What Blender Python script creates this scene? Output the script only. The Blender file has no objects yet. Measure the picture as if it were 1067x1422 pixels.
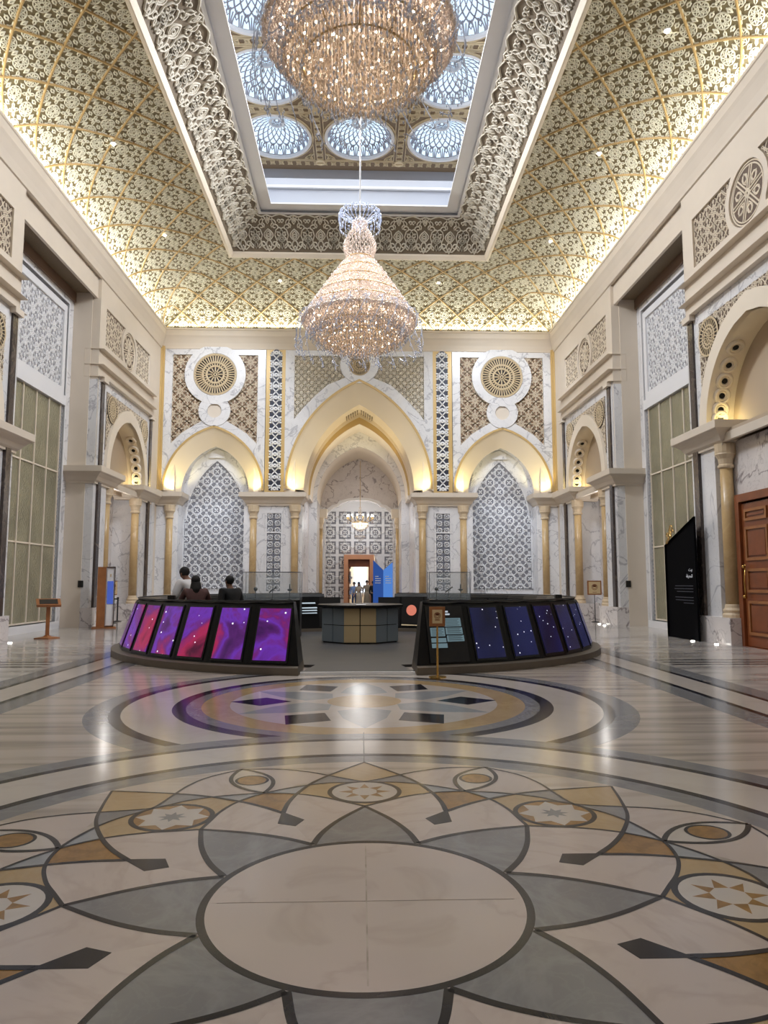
import bpy, bmesh, math, random
import numpy as np
from mathutils import Vector, Matrix
from mathutils.geometry import tessellate_polygon
random.seed(7); RNG = np.random.default_rng(7)
PI = math.pi
SC = bpy.context.scene
COL = SC.collection

# ------------------------------------------------------------------ camera, world, light, exposure
def make_camera():
    cd = bpy.data.cameras.new('camera'); cam = bpy.data.objects.new('camera', cd); COL.objects.link(cam)
    a, p = math.radians(1.8704), math.radians(5.7397)
    F = Vector((math.sin(a)*math.cos(p), math.cos(a)*math.cos(p), math.sin(p)))
    R = Vector((math.cos(a), -math.sin(a), 0)); U = R.cross(F)
    cam.matrix_world = Matrix(((R.x, U.x, -F.x, 0), (R.y, U.y, -F.y, 0), (R.z, U.z, -F.z, 1.6), (0, 0, 0, 1)))
    cd.sensor_fit = 'VERTICAL'; cd.sensor_height = 36; cd.lens = 975/1422*36
    cd.clip_start = 0.05; cd.clip_end = 300
    SC.camera = cam
make_camera()
W = bpy.data.worlds.new('sky'); SC.world = W; W.use_nodes = True
W.node_tree.nodes['Background'].inputs[0].default_value = (0.62, 0.74, 0.9, 1)
W.node_tree.nodes['Background'].inputs[1].default_value = 1.0
SC.view_settings.view_transform = 'Standard'; SC.view_settings.look = 'None'
SC.view_settings.gamma = 1; SC.view_settings.use_curve_mapping = False
SC.view_settings.exposure = 0.28
SC.cycles.max_bounces = 7; SC.cycles.diffuse_bounces = 5; SC.cycles.glossy_bounces = 3
SC.cycles.transmission_bounces = 3; SC.cycles.transparent_max_bounces = 24
SC.cycles.sample_clamp_indirect = 4.0; SC.cycles.sample_clamp_direct = 30
SC.cycles.caustics_reflective = False; SC.cycles.caustics_refractive = False

XC = -0.11; WX = 9.65; YB = 33.7          # hall axis, half width, back wall
YF = -8.0                                 # wall behind the camera
LIPZ = 13.85

def light(kind, name, loc, energy, color, size=0.3, size_y=None, aim=None, spot=None, blend=0.6, spread=None):
    d = bpy.data.lights.new(name, kind); d.energy = energy; d.color = color
    if kind == 'AREA':
        d.size = size
        if size_y: d.shape = 'RECTANGLE'; d.size_y = size_y
        if spread: d.spread = math.radians(spread)
    elif kind in ('POINT', 'SPOT'):
        d.shadow_soft_size = size
    if kind == 'SPOT': d.spot_size = math.radians(spot or 60); d.spot_blend = blend
    o = bpy.data.objects.new(name, d); COL.objects.link(o); o.location = loc
    if aim is not None:
        o.rotation_euler = (Vector(aim)-Vector(loc)).to_track_quat('-Z', 'Y').to_euler()
    return o
WARM = (1.0, 0.89, 0.76); YEL = (1.0, 0.84, 0.36); COOL = (0.80, 0.88, 1.0); NEUT = (1.0, 0.96, 0.92)
L_SKY, L_COVE, L_CH, L_ARCH, L_NICHE = 300, 30, 300, 85, 90
# daylight through the skylight domes (one large source under each dome row)
for y in (25.9, 19.42, 12.94, 6.46, -0.02):
    light('AREA', 'skylight_daylight', (XC, y, 18.5), L_SKY, (0.93, 0.96, 1.0), 8.6, 5.6, aim=(XC, y, 0))
# LED strips lying in the cornice trough, washing the cove
def led(loc, sx, sy, aim, k=1.0):
    o = light('AREA', 'cornice_strip_light', loc, L_COVE*k*sx, (1.0, 0.975, 0.84), sx, sy, spread=150)
    return o
for sgn in (-1, 1):
    o = led((XC+sgn*9.40, 13.6, 13.97), 38.0, 0.1, None, 0.25)
    z_ = -Vector((-sgn*0.3, 0, 1)).normalized(); x_ = Vector((0, 1, 0)); y_ = z_.cross(x_)
    o.rotation_euler = Matrix((x_, y_, z_)).transposed().to_euler()
o = led((XC, 33.42, 13.97), 18.6, 0.1, None, 0.42); z_ = -Vector((0, -0.3, 1)).normalized(); x_ = Vector((1, 0, 0)); y_ = z_.cross(x_); o.rotation_euler = Matrix((x_, y_, z_)).transposed().to_euler()

# ------------------------------------------------------------------ materials
def lin(c):
    return tuple(((v/255)/12.92 if v/255 <= .04045 else ((v/255+.055)/1.055)**2.4) for v in c)
def mat(name, rgb, rough=0.5, metal=0.0, spec=0.5, emis=None, estr=0.0, noise=0.0, nscale=3.0, bump=0.0, bscale=20.0, alpha=1.0, trans=0.0, coat=0.0):
    m = bpy.data.materials.new(name); m.use_nodes = True; nt = m.node_tree; b = nt.nodes['Principled BSDF']
    c = lin(rgb)
    b.inputs['Base Color'].default_value = (*c, 1); b.inputs['Roughness'].default_value = rough
    b.inputs['Metallic'].default_value = metal; b.inputs['Specular IOR Level'].default_value = spec
    b.inputs['Alpha'].default_value = alpha; b.inputs['Transmission Weight'].default_value = trans
    b.inputs['Coat Weight'].default_value = coat
    if emis: b.inputs['Emission Color'].default_value = (*lin(emis), 1); b.inputs['Emission Strength'].default_value = estr
    if noise or bump:
        tc = nt.nodes.new('ShaderNodeTexCoord'); n = nt.nodes.new('ShaderNodeTexNoise')
        n.inputs['Scale'].default_value = nscale; n.inputs['Detail'].default_value = 5
        nt.links.new(tc.outputs['Object'], n.inputs['Vector'])
        if noise:
            r = nt.nodes.new('ShaderNodeValToRGB')
            r.color_ramp.elements[0].position = 0.3; r.color_ramp.elements[1].position = 0.7
            r.color_ramp.elements[0].color = (*[v*(1-noise) for v in c], 1); r.color_ramp.elements[1].color = (*[min(1, v*(1+noise*.6)) for v in c], 1)
            nt.links.new(n.outputs['Fac'], r.inputs['Fac']); nt.links.new(r.outputs['Color'], b.inputs['Base Color'])
        if bump:
            n2 = nt.nodes.new('ShaderNodeTexNoise'); n2.inputs['Scale'].default_value = bscale; n2.inputs['Detail'].default_value = 3
            nt.links.new(tc.outputs['Object'], n2.inputs['Vector'])
            bp = nt.nodes.new('ShaderNodeBump'); bp.inputs['Strength'].default_value = bump; bp.inputs['Distance'].default_value = 0.05
            nt.links.new(n2.outputs['Fac'], bp.inputs['Height']); nt.links.new(bp.outputs['Normal'], b.inputs['Normal'])
    return m
def marble(name, rgb, vein, scale=0.5, rough=0.18, width=0.035, strength=0.8, stretch=(1, 1, 1), rot=(0, 0, 0), second=True, cloud=0.12):
    m = bpy.data.materials.new(name); m.use_nodes = True; nt = m.node_tree; b = nt.nodes['Principled BSDF']; N = nt.nodes.new; L = nt.links.new
    b.inputs['Roughness'].default_value = rough
    if name.startswith('floor'): b.inputs['Specular IOR Level'].default_value = .2 if 'char' in name else .36
    tc = N('ShaderNodeTexCoord'); mp = N('ShaderNodeMapping'); mp.inputs['Scale'].default_value = stretch; mp.inputs['Rotation'].default_value = rot
    L(tc.outputs['Object'], mp.inputs['Vector'])
    def veins(sc, w, st, dist):
        n = N('ShaderNodeTexNoise'); n.inputs['Scale'].default_value = sc; n.inputs['Detail'].default_value = 5
        n.inputs['Roughness'].default_value = 0.55; n.inputs['Distortion'].default_value = dist
        L(mp.outputs['Vector'], n.inputs['Vector'])
        r = N('ShaderNodeValToRGB'); e = r.color_ramp.elements
        e[0].position = 0.5-w; e[0].color = (0, 0, 0, 1); e[1].position = 0.5+w; e[1].color = (0, 0, 0, 1)
        k = e.new(0.5); k.color = (st, st, st, 1)
        L(n.outputs['Fac'], r.inputs['Fac']); return r.outputs['Color']
    v1 = veins(scale, width, strength, 0.9)
    n3 = N('ShaderNodeTexNoise'); n3.inputs['Scale'].default_value = scale*1.3; n3.inputs['Detail'].default_value = 2
    L(mp.outputs['Vector'], n3.inputs['Vector'])
    c = lin(rgb)
    cl = N('ShaderNodeValToRGB'); cl.color_ramp.elements[0].position = .3; cl.color_ramp.elements[1].position = .7
    cl.color_ramp.elements[0].color = (*[v*(1-cloud) for v in c], 1); cl.color_ramp.elements[1].color = (*c, 1)
    L(n3.outputs['Fac'], cl.inputs['Fac'])
    mx = N('ShaderNodeMix'); mx.data_type = 'RGBA'; L(v1, mx.inputs[0]); L(cl.outputs['Color'], mx.inputs[6]); mx.inputs[7].default_value = (*lin(vein), 1)
    out = mx.outputs[2]
    if second:
        v2 = veins(scale*3.1, width*0.8, strength*0.45, 1.4)
        m2 = N('ShaderNodeMix'); m2.data_type = 'RGBA'; L(v2, m2.inputs[0]); L(out, m2.inputs[6]); m2.inputs[7].default_value = (*lin(vein), 1); out = m2.outputs[2]
    L(out, b.inputs['Base Color'])
    return m
def emit(name, rgb, s):
    m = bpy.data.materials.new(name); m.use_nodes = True; nt = m.node_tree; nt.nodes.clear()
    e = nt.nodes.new('ShaderNodeEmission'); e.inputs[0].default_value = (*lin(rgb), 1); e.inputs[1].default_value = s
    o = nt.nodes.new('ShaderNodeOutputMaterial'); nt.links.new(e.outputs[0], o.inputs[0]); return m
def screen_mat(name, kind):
    m = bpy.data.materials.new(name); m.use_nodes = True; nt = m.node_tree; N = nt.nodes.new; L = nt.links.new
    b = nt.nodes['Principled BSDF']; b.inputs['Base Color'].default_value = (.004, .004, .006, 1); b.inputs['Roughness'].default_value = .25
    tc = N('ShaderNodeTexCoord'); g = N('ShaderNodeNewGeometry')
    n = N('ShaderNodeTexNoise'); n.inputs['Scale'].default_value = .85 if kind == 'nebula' else .5; n.inputs['Detail'].default_value = 7; n.inputs['Distortion'].default_value = .8
    L(g.outputs['Position'], n.inputs['Vector'])
    r = N('ShaderNodeValToRGB'); e = r.color_ramp.elements
    if kind == 'nebula':
        cs = [(.30, (60, 20, 90)), (.40, (112, 40, 140)), (.47, (140, 66, 226)), (.53, (142, 44, 150)), (.60, (222, 50, 110)), (.68, (100, 22, 64))]
    else:
        cs = [(.30, (10, 10, 30)), (.5, (24, 30, 84)), (.62, (34, 40, 100)), (.78, (70, 110, 240))]
    e[0].position = cs[0][0]; e[0].color = (*lin(cs[0][1]), 1); e[1].position = cs[-1][0]; e[1].color = (*lin(cs[-1][1]), 1)
    for p, c in cs[1:-1]: k = e.new(p); k.color = (*lin(c), 1)
    L(n.outputs['Fac'], r.inputs['Fac'])
    v = N('ShaderNodeTexVoronoi'); v.inputs['Scale'].default_value = 5.5 if kind == 'nebula' else 7.5; L(g.outputs['Position'], v.inputs['Vector'])
    lt = N('ShaderNodeMath'); lt.operation = 'LESS_THAN'; lt.inputs[1].default_value = .09; L(v.outputs['Distance'], lt.inputs[0])
    mx = N('ShaderNodeMix'); mx.data_type = 'RGBA'; L(lt.outputs[0], mx.inputs[0]); L(r.outputs['Color'], mx.inputs[6]); mx.inputs[7].default_value = (3, 3, 3.4, 1)
    L(mx.outputs[2], b.inputs['Emission Color']); b.inputs['Emission Strength'].default_value = 0.42 if kind == 'nebula' else .42
    return m
def crystal_mat(name, rgb, fac, rough=.12, metal=.0):
    m = bpy.data.materials.new(name); m.use_nodes = True; nt = m.node_tree; N = nt.nodes.new; L = nt.links.new
    b = nt.nodes['Principled BSDF']; b.inputs['Base Color'].default_value = (*lin(rgb), 1); b.inputs['Roughness'].default_value = rough; b.inputs['Metallic'].default_value = metal
    b.inputs['Specular IOR Level'].default_value = .9
    t = N('ShaderNodeBsdfTransparent'); mx = N('ShaderNodeMixShader'); mx.inputs[0].default_value = fac
    L(t.outputs[0], mx.inputs[1]); L(b.outputs[0], mx.inputs[2]); L(mx.outputs[0], nt.nodes['Material Output'].inputs[0]); return m
def striped(name, rgb, rgb2, sy=5.0, sx=0.35, rough=.16):
    m = bpy.data.materials.new(name); m.use_nodes = True; nt = m.node_tree; N = nt.nodes.new; L = nt.links.new
    b = nt.nodes['Principled BSDF']; b.inputs['Roughness'].default_value = rough; b.inputs['Specular IOR Level'].default_value = .4
    tc = N('ShaderNodeTexCoord'); mp = N('ShaderNodeMapping'); mp.inputs['Scale'].default_value = (sx, sy, 1); mp.inputs['Rotation'].default_value = (0, 0, .06)
    n = N('ShaderNodeTexNoise'); n.inputs['Scale'].default_value = 1; n.inputs['Detail'].default_value = 6; n.inputs['Distortion'].default_value = .25
    L(tc.outputs['Object'], mp.inputs['Vector']); L(mp.outputs['Vector'], n.inputs['Vector'])
    r = N('ShaderNodeValToRGB'); e = r.color_ramp.elements; e[0].position = .36; e[0].color = (*lin(rgb2), 1); e[1].position = .56; e[1].color = (*lin(rgb), 1)
    L(n.outputs['Fac'], r.inputs['Fac']); L(r.outputs['Color'], b.inputs['Base Color']); return m

M = dict(
    cream=mat('cream_paint', (212, 200, 184), .55, noise=.03, nscale=1.2),
    cream2=mat('pale_cream_paint', (228, 216, 198), .45),
    splay=mat('satin_cream_paint', (226, 212, 190), .32),
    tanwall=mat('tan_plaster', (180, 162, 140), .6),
    gold=mat('gold_paint', (198, 168, 112), .4, metal=.15),
    goldm=mat('gilded_metal', (190, 164, 116), .3, metal=.7),
    brown=mat('brown_stone_edge', (120, 96, 80), .5),
    white=marble('white_veined_marble', (226, 225, 226), (134, 134, 144), .62, .2, .016, .62),
    white2=marble('boldly_veined_marble', (218, 212, 210), (120, 110, 112), .55, .2, .014, .85),
    strip=marble('dark_brown_marble', (62, 52, 48), (110, 96, 86), 1.2, .2, .04, .5, stretch=(1, 1, .4)),
    column=marble('honey_marble', (190, 160, 114), (206, 180, 136), 1.5, .28, .06, .4),
    cap=mat('carved_stone', (206, 186, 156), .45),
    black=mat('black_panel', (7, 7, 9), .4, spec=.3), matt=mat('matt_black', (4, 4, 7), .9, spec=.08), blackm=mat('black_metal', (18, 18, 20), .4),
    base=mat('taupe_plinth_paint', (98, 88, 76), .5),
    carpet=mat('dark_grey_boards', (50, 49, 50), .5, noise=.2, nscale=2.0),
    covebg=mat('olive_ground', (122, 110, 80), .6), coverel=mat('ivory_relief', (230, 226, 208), .5),
    coverib=mat('gilded_rib', (186, 156, 102), .45, metal=.15),
    frbg=mat('taupe_ground', (118, 106, 90), .6), frrel=mat('ivory_scrollwork', (200, 193, 178), .5),
    coffer=mat('coffer_brown', (126, 106, 82), .5), cofrel=mat('coffer_relief', (214, 196, 160), .45),
    boxgrey=mat('skylight_box_grey', (176, 180, 190), .5),
    latw=mat('white_lattice', (226, 226, 228), .4), latbg=mat('slate_ground', (104, 106, 116), .6), palebg=mat('pale_grey_ground', (140, 140, 146), .6),
    niche_bg=mat('grey_blue_ground', (122, 122, 128), .6),
    latbr=mat('ivory_tracery', (218, 204, 182), .45), brbg=mat('russet_ground', (92, 74, 60), .6), bgback=mat('warm_brown_ground', (134, 110, 88), .6),
    fine=mat('pale_gold_tracery', (236, 228, 212), .3), finebg=mat('olive_brown_ground', (160, 146, 122), .6),
    rosebg=mat('rosette_slot', (52, 42, 34), .6), rose=mat('rosette_gold', (206, 186, 152), .4),
    ink=mat('ink_blue_ground', (38, 42, 58), .5),
    pane=emit('sky_pane', (206, 232, 255), 1.25),
    domel=mat('dome_tracery', (172, 172, 184), .5),
    led=emit('led_strip', (235, 244, 255), 2.5),
    lamp=emit('lamp_glow', (255, 246, 224), 30), bulb=emit('warm_bulb', (255, 238, 214), 22), uplight=emit('floor_uplight_glow', (255, 250, 240), 12),
    crystal=crystal_mat('clear_crystal', (252, 238, 228), .62, .12), amber=crystal_mat('amber_glass', (224, 206, 186), .62, .15, .1),
    clear=crystal_mat('pale_clear_glass', (214, 224, 244), .5, .08), glass=crystal_mat('case_glass', (200, 214, 220), .12, .04),
    mirror=mat('hammered_glass', (184, 182, 158), .16, metal=.7, bump=.9, bscale=18, noise=.22, nscale=1.4),
    dotbead=mat('grey_bead', (150, 150, 155), .4), dark=mat('shadow_gap', (28, 27, 28), .6),
    wood=mat('oak_wood', (150, 96, 54), .4, noise=.2, nscale=4), wood2=mat('mahogany_wood', (124, 66, 34), .35, noise=.18, nscale=3),
    orange=mat('salmon_timber', (198, 140, 104), .5), brass=mat('brass', (200, 160, 90), .25, metal=.9),
    grille=mat('bronze_grille', (122, 104, 80), .5, bump=.6, bscale=60),
    nebula=screen_mat('nebula_screen', 'nebula'), stars=screen_mat('star_screen', 'stars'),
    tan_panel=mat('tan_leather_panel', (206, 184, 142), .5), blue_panel=mat('slate_blue_panel', (126, 138, 148), .5),
    f_white=marble('floor_pink_white', (191, 176, 167), (166, 150, 140), .7, .17, .03, .4, second=False),
    f_band=marble('floor_band_white', (188, 178, 169), (170, 160, 150), .7, .14, .03, .3, second=False),
    f_grey=marble('floor_grey', (118, 117, 119), (134, 133, 134), 1.0, .16, .04, .5),
    f_dark=marble('floor_charcoal', (30, 29, 37), (46, 45, 52), 1.5, .15, .04, .4),
    f_tan=marble('floor_tan', (172, 146, 108), (154, 124, 86), 1.2, .17, .05, .4),
    f_amber=marble('floor_amber', (146, 106, 54), (112, 78, 38), 2.2, .17, .07, .6),
    f_blue=marble('floor_blue_grey', (148, 149, 152), (130, 131, 134), 1.5, .17, .04, .4),
    f_stripe=striped('floor_striped_marble', (178, 166, 155), (144, 132, 123)),
    f_side=striped('floor_side_marble', (190, 184, 178), (150, 144, 140), 1.6, .6, .13),
)

# ------------------------------------------------------------------ object helpers
def tag(o, label=None, cat=None, group=None, kind=None):
    if label: o['label'] = label
    if cat: o['category'] = cat
    if group: o['group'] = group
    if kind: o['kind'] = kind
    return o
def link(o, parent=None):
    COL.objects.link(o)
    if parent: o.parent = parent
    return o
def empty(name, loc=(0, 0, 0), rz=0, parent=None, **k):
    o = bpy.data.objects.new(name, None); o.location = loc; o.rotation_euler = (0, 0, rz); link(o, parent)
    return tag(o, **k)
def mobj(name, verts, faces, m, parent=None, smooth=False, kind=None, label=None, fix=False):
    me = bpy.data.meshes.new(name)
    me.from_pydata([tuple(v) for v in verts] if not isinstance(verts, np.ndarray) else verts.tolist(), [], faces if isinstance(faces, list) else faces.tolist())
    if fix:
        bm = bmesh.new(); bm.from_mesh(me); bmesh.ops.recalc_face_normals(bm, faces=bm.faces); bm.to_mesh(me); bm.free()
    me.materials.append(m)
    if smooth: me.polygons.foreach_set('use_smooth', [True]*len(me.polygons))
    o = bpy.data.objects.new(name, me); link(o, parent); tag(o, kind=kind, label=label); return o
def copy_tree(o, parent=None, top=True):
    c = o.copy(); COL.objects.link(c)
    if parent is not None: c.parent = parent
    for ch in o.children: copy_tree(ch, c, False)
    return c
class MB:
    def __init__(s): s.v = []; s.f = []
    def add(s, vs, fs):
        n = len(s.v); s.v += [tuple(map(float, v)) for v in vs]; s.f += [[i+n for i in f] for f in fs]; return s
    def box(s, x0, x1, y0, y1, z0, z1, T=None):
        vs = [(x, y, z) for z in (z0, z1) for y in (y0, y1) for x in (x0, x1)]
        if T: vs = [T(*v) for v in vs]
        return s.add(vs, [[0, 2, 3, 1], [4, 5, 7, 6], [0, 1, 5, 4], [2, 6, 7, 3], [0, 4, 6, 2], [1, 3, 7, 5]])
    def plate(s, loops, T, h0, h1):
        """loops of (u, v), T(u, v, h) -> xyz; face at h1, sides back to h0"""
        L = [[Vector((u, v, 0)) for u, v in lp] for lp in loops]
        tri = tessellate_polygon(L); flat = [p for lp in L for p in lp]; n = len(flat)
        vs = [T(p.x, p.y, h1) for p in flat] + [T(p.x, p.y, h0) for p in flat]
        fs = [list(t) for t in tri]; k = 0
        for lp in L:
            m = len(lp)
            for i in range(m):
                a, b = k+i, k+(i+1) % m; fs.append([a, b, b+n, a+n])
            k += m
        return s.add(vs, fs)
    def lathe(s, prof, c=(0, 0, 0), n=20, T=None, cap=True):
        vs = []; fs = []
        for r, z in prof:
            for i in range(n):
                a = 2*PI*i/n; p = (c[0]+r*math.cos(a), c[1]+r*math.sin(a), c[2]+z); vs.append(T(*p) if T else p)
        for j in range(len(prof)-1):
            for i in range(n):
                a, b = j*n+i, j*n+(i+1) % n; fs.append([a, b, b+n, a+n])
        if cap: fs.append(list(range(n))[::-1]); fs.append([(len(prof)-1)*n+i for i in range(n)])
        return s.add(vs, fs)
    def tube(s, pts, r, n=6, rr=None):
        pts = [Vector(p) for p in pts]; vs = []; fs = []
        for i, p in enumerate(pts):
            d = (pts[min(i+1, len(pts)-1)]-pts[max(i-1, 0)]).normalized()
            q = d.to_track_quat('Z', 'Y'); R = rr[i] if rr else r
            for k in range(n): vs.append(p+q @ Vector((R*math.cos(2*PI*k/n), R*math.sin(2*PI*k/n), 0)))
        for i in range(len(pts)-1):
            for k in range(n):
                a, b = i*n+k, i*n+(k+1) % n; fs.append([a, b, b+n, a+n])
        fs.append(list(range(n))[::-1]); fs.append([(len(pts)-1)*n+k for k in range(n)])
        return s.add(vs, fs)
    def loft(s, A, B, closed=False):
        n = len(A); fs = []
        for i in range(n if closed else n-1): fs.append([i, (i+1) % n, n+(i+1) % n, n+i])
        return s.add(list(A)+list(B), fs)
    def sphere(s, c, r, nu=8, nv=6, sc=(1, 1, 1)):
        vs = []; fs = []
        for j in range(nv+1):
            t = PI*j/nv
            for i in range(nu): a = 2*PI*i/nu; vs.append((c[0]+r*sc[0]*math.sin(t)*math.cos(a), c[1]+r*sc[1]*math.sin(t)*math.sin(a), c[2]+r*sc[2]*math.cos(t)))
        for j in range(nv):
            for i in range(nu):
                a, b = j*nu+i, j*nu+(i+1) % nu; fs.append([a, b, b+nu, a+nu])
        return s.add(vs, fs)
    def sweep(s, path, prof, T=None, closed=False):
        """path: plan points; prof: (offset to the left, z). mitred."""
        P = [Vector(p) for p in path]; n = len(P); cols = []
        for i in range(n):
            if closed: d0 = (P[i]-P[i-1]).normalized(); d1 = (P[(i+1) % n]-P[i]).normalized()
            else:
                d1 = (P[min(i+1, n-1)]-P[min(i, n-2)]).normalized(); d0 = (P[max(i, 1)]-P[max(i-1, 0)]).normalized()
            n0 = Vector((-d0.y, d0.x)); n1 = Vector((-d1.y, d1.x)); m = (n0+n1)
            m = m/max(.2, m.dot(n1))
            cols.append([(P[i].x+m.x*o, P[i].y+m.y*o, z) for o, z in prof])
        k = len(prof); vs = [T(*p) if T else p for c in cols for p in c]; fs = []
        for i in range(n if closed else n-1):
            j = (i+1) % n
            for q in range(k-1): fs.append([i*k+q, j*k+q, j*k+q+1, i*k+q+1])
        if not closed: fs.append(list(range(k))); fs.append([(n-1)*k+q for q in range(k)][::-1])
        return s.add(vs, fs)
    def obj(s, name, m, parent=None, smooth=False, kind=None, label=None, fix=True):
        return mobj(name, s.v, s.f, m, parent, smooth, kind, label, fix)

# ---- ribbons: raised line work mapped on to any surface
def ribbon(polys, w, h):
    vs = []; fs = []
    for pts, closed in polys:
        P = np.asarray(pts, float); n = len(P)
        if closed: d = np.roll(P, -1, 0)-np.roll(P, 1, 0)
        else: d = np.gradient(P, axis=0)
        d /= np.maximum(np.hypot(d[:, 0], d[:, 1]), 1e-9)[:, None]
        nr = np.stack([-d[:, 1], d[:, 0]], 1)*w/2; b = len(vs)*0+sum(len(x) for x in vs)
        A = np.concatenate([P+nr, np.zeros((n, 1))], 1); B = np.concatenate([P+nr*.8, np.full((n, 1), h)], 1)
        C = np.concatenate([P-nr*.8, np.full((n, 1), h)], 1); D = np.concatenate([P-nr, np.zeros((n, 1))], 1)
        vs.append(np.stack([A, B, C, D], 1).reshape(-1, 3))
        i = np.arange(n if closed else n-1); j = (i+1) % n
        for q in range(3): fs.append(np.stack([b+i*4+q, b+j*4+q, b+j*4+q+1, b+i*4+q+1], 1))
    return np.concatenate(vs), np.concatenate(fs)
def tile(tpl, offs, mapf, clip=None, scale=None):
    V, F = tpl; offs = np.asarray(offs, float); m = len(offs); nv = len(V)
    VV = np.repeat(V[None], m, 0)
    if scale is not None: VV = VV*np.asarray(scale, float)[:, None, None] if np.ndim(scale) else VV*scale
    VV = VV.copy(); VV[:, :, :2] += offs[:, None, :]; VV = VV.reshape(-1, 3)
    FF = (F[None]+(np.arange(m)*nv)[:, None, None]).reshape(-1, 4)
    if clip is not None:
        c = VV[FF].mean(1); keep = clip(c[:, 0], c[:, 1]); FF = FF[keep]
        used = np.unique(FF); re = np.zeros(len(VV), int); re[used] = np.arange(len(used)); VV = VV[used]; FF = re[FF]
    return np.stack(mapf(VV[:, 0], VV[:, 1], VV[:, 2]), 1), FF
def fastobj(name, V, F, m, parent=None, kind=None, label=None):
    me = bpy.data.meshes.new(name); F = np.asarray(F)
    me.vertices.add(len(V)); me.vertices.foreach_set('co', np.asarray(V, np.float32).ravel())
    k = F.shape[1]; me.loops.add(len(F)*k); me.loops.foreach_set('vertex_index', F.astype(np.int32).ravel())
    me.polygons.add(len(F)); me.polygons.foreach_set('loop_start', np.arange(0, len(F)*k, k, dtype=np.int32))
    me.update(calc_edges=True); me.materials.append(m)
    o = bpy.data.objects.new(name, me); link(o, parent); tag(o, kind=kind, label=label); return o
def inpoly(poly):
    P = np.asarray(poly, float)
    def f(x, y):
        r = np.zeros(x.shape, bool)
        for i in range(len(P)):
            x0, y0 = P[i]; x1, y1 = P[(i+1) % len(P)]
            if y0 == y1: continue
            c = ((y0 > y) != (y1 > y)) & (x < (x1-x0)*(y-y0)/(y1-y0)+x0); r ^= c
        return r
    return f
def circ(cx, cy, r, n=12, a0=0.0, a1=2*PI):
    cl = abs(a1-a0-2*PI) < 1e-6
    t = a0+(a1-a0)*np.arange(n if cl else n+1)/n
    return (np.stack([cx+r*np.cos(t), cy+r*np.sin(t)], 1), cl)
def petal(cx, cy, ang, r0, r1, w, n=5):
    t = np.linspace(0, 1, n); c, s = math.cos(ang), math.sin(ang); L = []
    for sg in (1, -1):
        u = r0+(r1-r0)*t; v = sg*w*np.sin(PI*t)*(1-.25*t); p = np.stack([cx+u*c-v*s, cy+u*s+v*c], 1); L.append(p if sg > 0 else p[::-1])
    return (np.concatenate([L[0], L[1][1:-1]]), True)
def grid(u0, u1, v0, v1, du, dv, stag=False):
    o = []
    for j, v in enumerate(np.arange(v0, v1+dv*.5, dv)):
        for u in np.arange(u0+(du/2 if stag and j % 2 else 0), u1+du*.5, du): o.append((u, v))
    return o
def pat_flower(s):     # eight-petalled flower in a ring with corner leaves
    L = [circ(0, 0, .10*s, 8), circ(0, 0, .34*s, 14)]
    L += [petal(0, 0, PI/4*k, .12*s, .31*s, .07*s, 4) for k in range(8)]
    L += [circ(.5*s*a, .5*s*b, .09*s, 6) for a, b in ((1, 0), (0, 1))]+[circ(.5*s, .5*s, .12*s, 8)]
    L += [petal(0, 0, PI/4+PI/2*k, .40*s, .66*s, .07*s, 4) for k in range(4)]
    L += [petal(s*.5*math.cos(PI/2*k), s*.5*math.sin(PI/2*k), PI/2*k+PI/2, -.15*s, .15*s, .06*s, 4) for k in range(2)]
    return L
def pat_star(s):       # strapwork: crossed square, octagon and diagonal cross
    h = s/2; L = []
    L.append((np.array([(h*math.cos(a), h*math.sin(a)) for a in [PI/2*k for k in range(4)]]), True))
    L.append((np.array([(.62*h*math.cos(a), .62*h*math.sin(a)) for a in [PI/8+PI/4*k for k in range(8)]]), True))
    for a in (PI/4, -PI/4): L.append((np.array([(-.36*h*math.cos(a), -.36*h*math.sin(a)), (.36*h*math.cos(a), .36*h*math.sin(a))]), False))
    for k in range(4):
        a = PI/4+PI/2*k; c, q = math.cos(a), math.sin(a)
        L.append((np.array([(.62*h*c, .62*h*q), (1.0*h*c, 1.0*h*q)]), False))
        a = PI/2*k; c, q = math.cos(a), math.sin(a)
        for d in (-.1, .1): L.append((np.array([(.66*h*c-d*h*q, .66*h*q+d*h*c), (1.25*h*c-d*h*q, 1.25*h*q+d*h*c)]), False))
    return L
def pat_arab(s):       # flower bouquet between ogee lines
    L = [circ(0, 0, .07*s, 6)]
    L += [petal(0, 0, PI/2+PI/4*k, .1*s, .25*s, .05*s, 4) for k in range(8)]
    L += [petal(0, 0, PI/2*k, .27*s, .44*s, .045*s, 4) for k in range(4)]+[petal(.25*s*a, .25*s*b, math.atan2(b, a), -.02*s, .11*s, .04*s, 4) for a in (-1, 1) for b in (-1, 1)]
    t = np.linspace(0, 1, 7)
    for sx in (1, -1):
        for sy in (1, -1):
            L.append((np.stack([sx*(.5*s*t**1.0), sy*s*.5*(1-t)+sy*.05*s*np.sin(2*PI*t)], 1), False))
    return L

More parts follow.
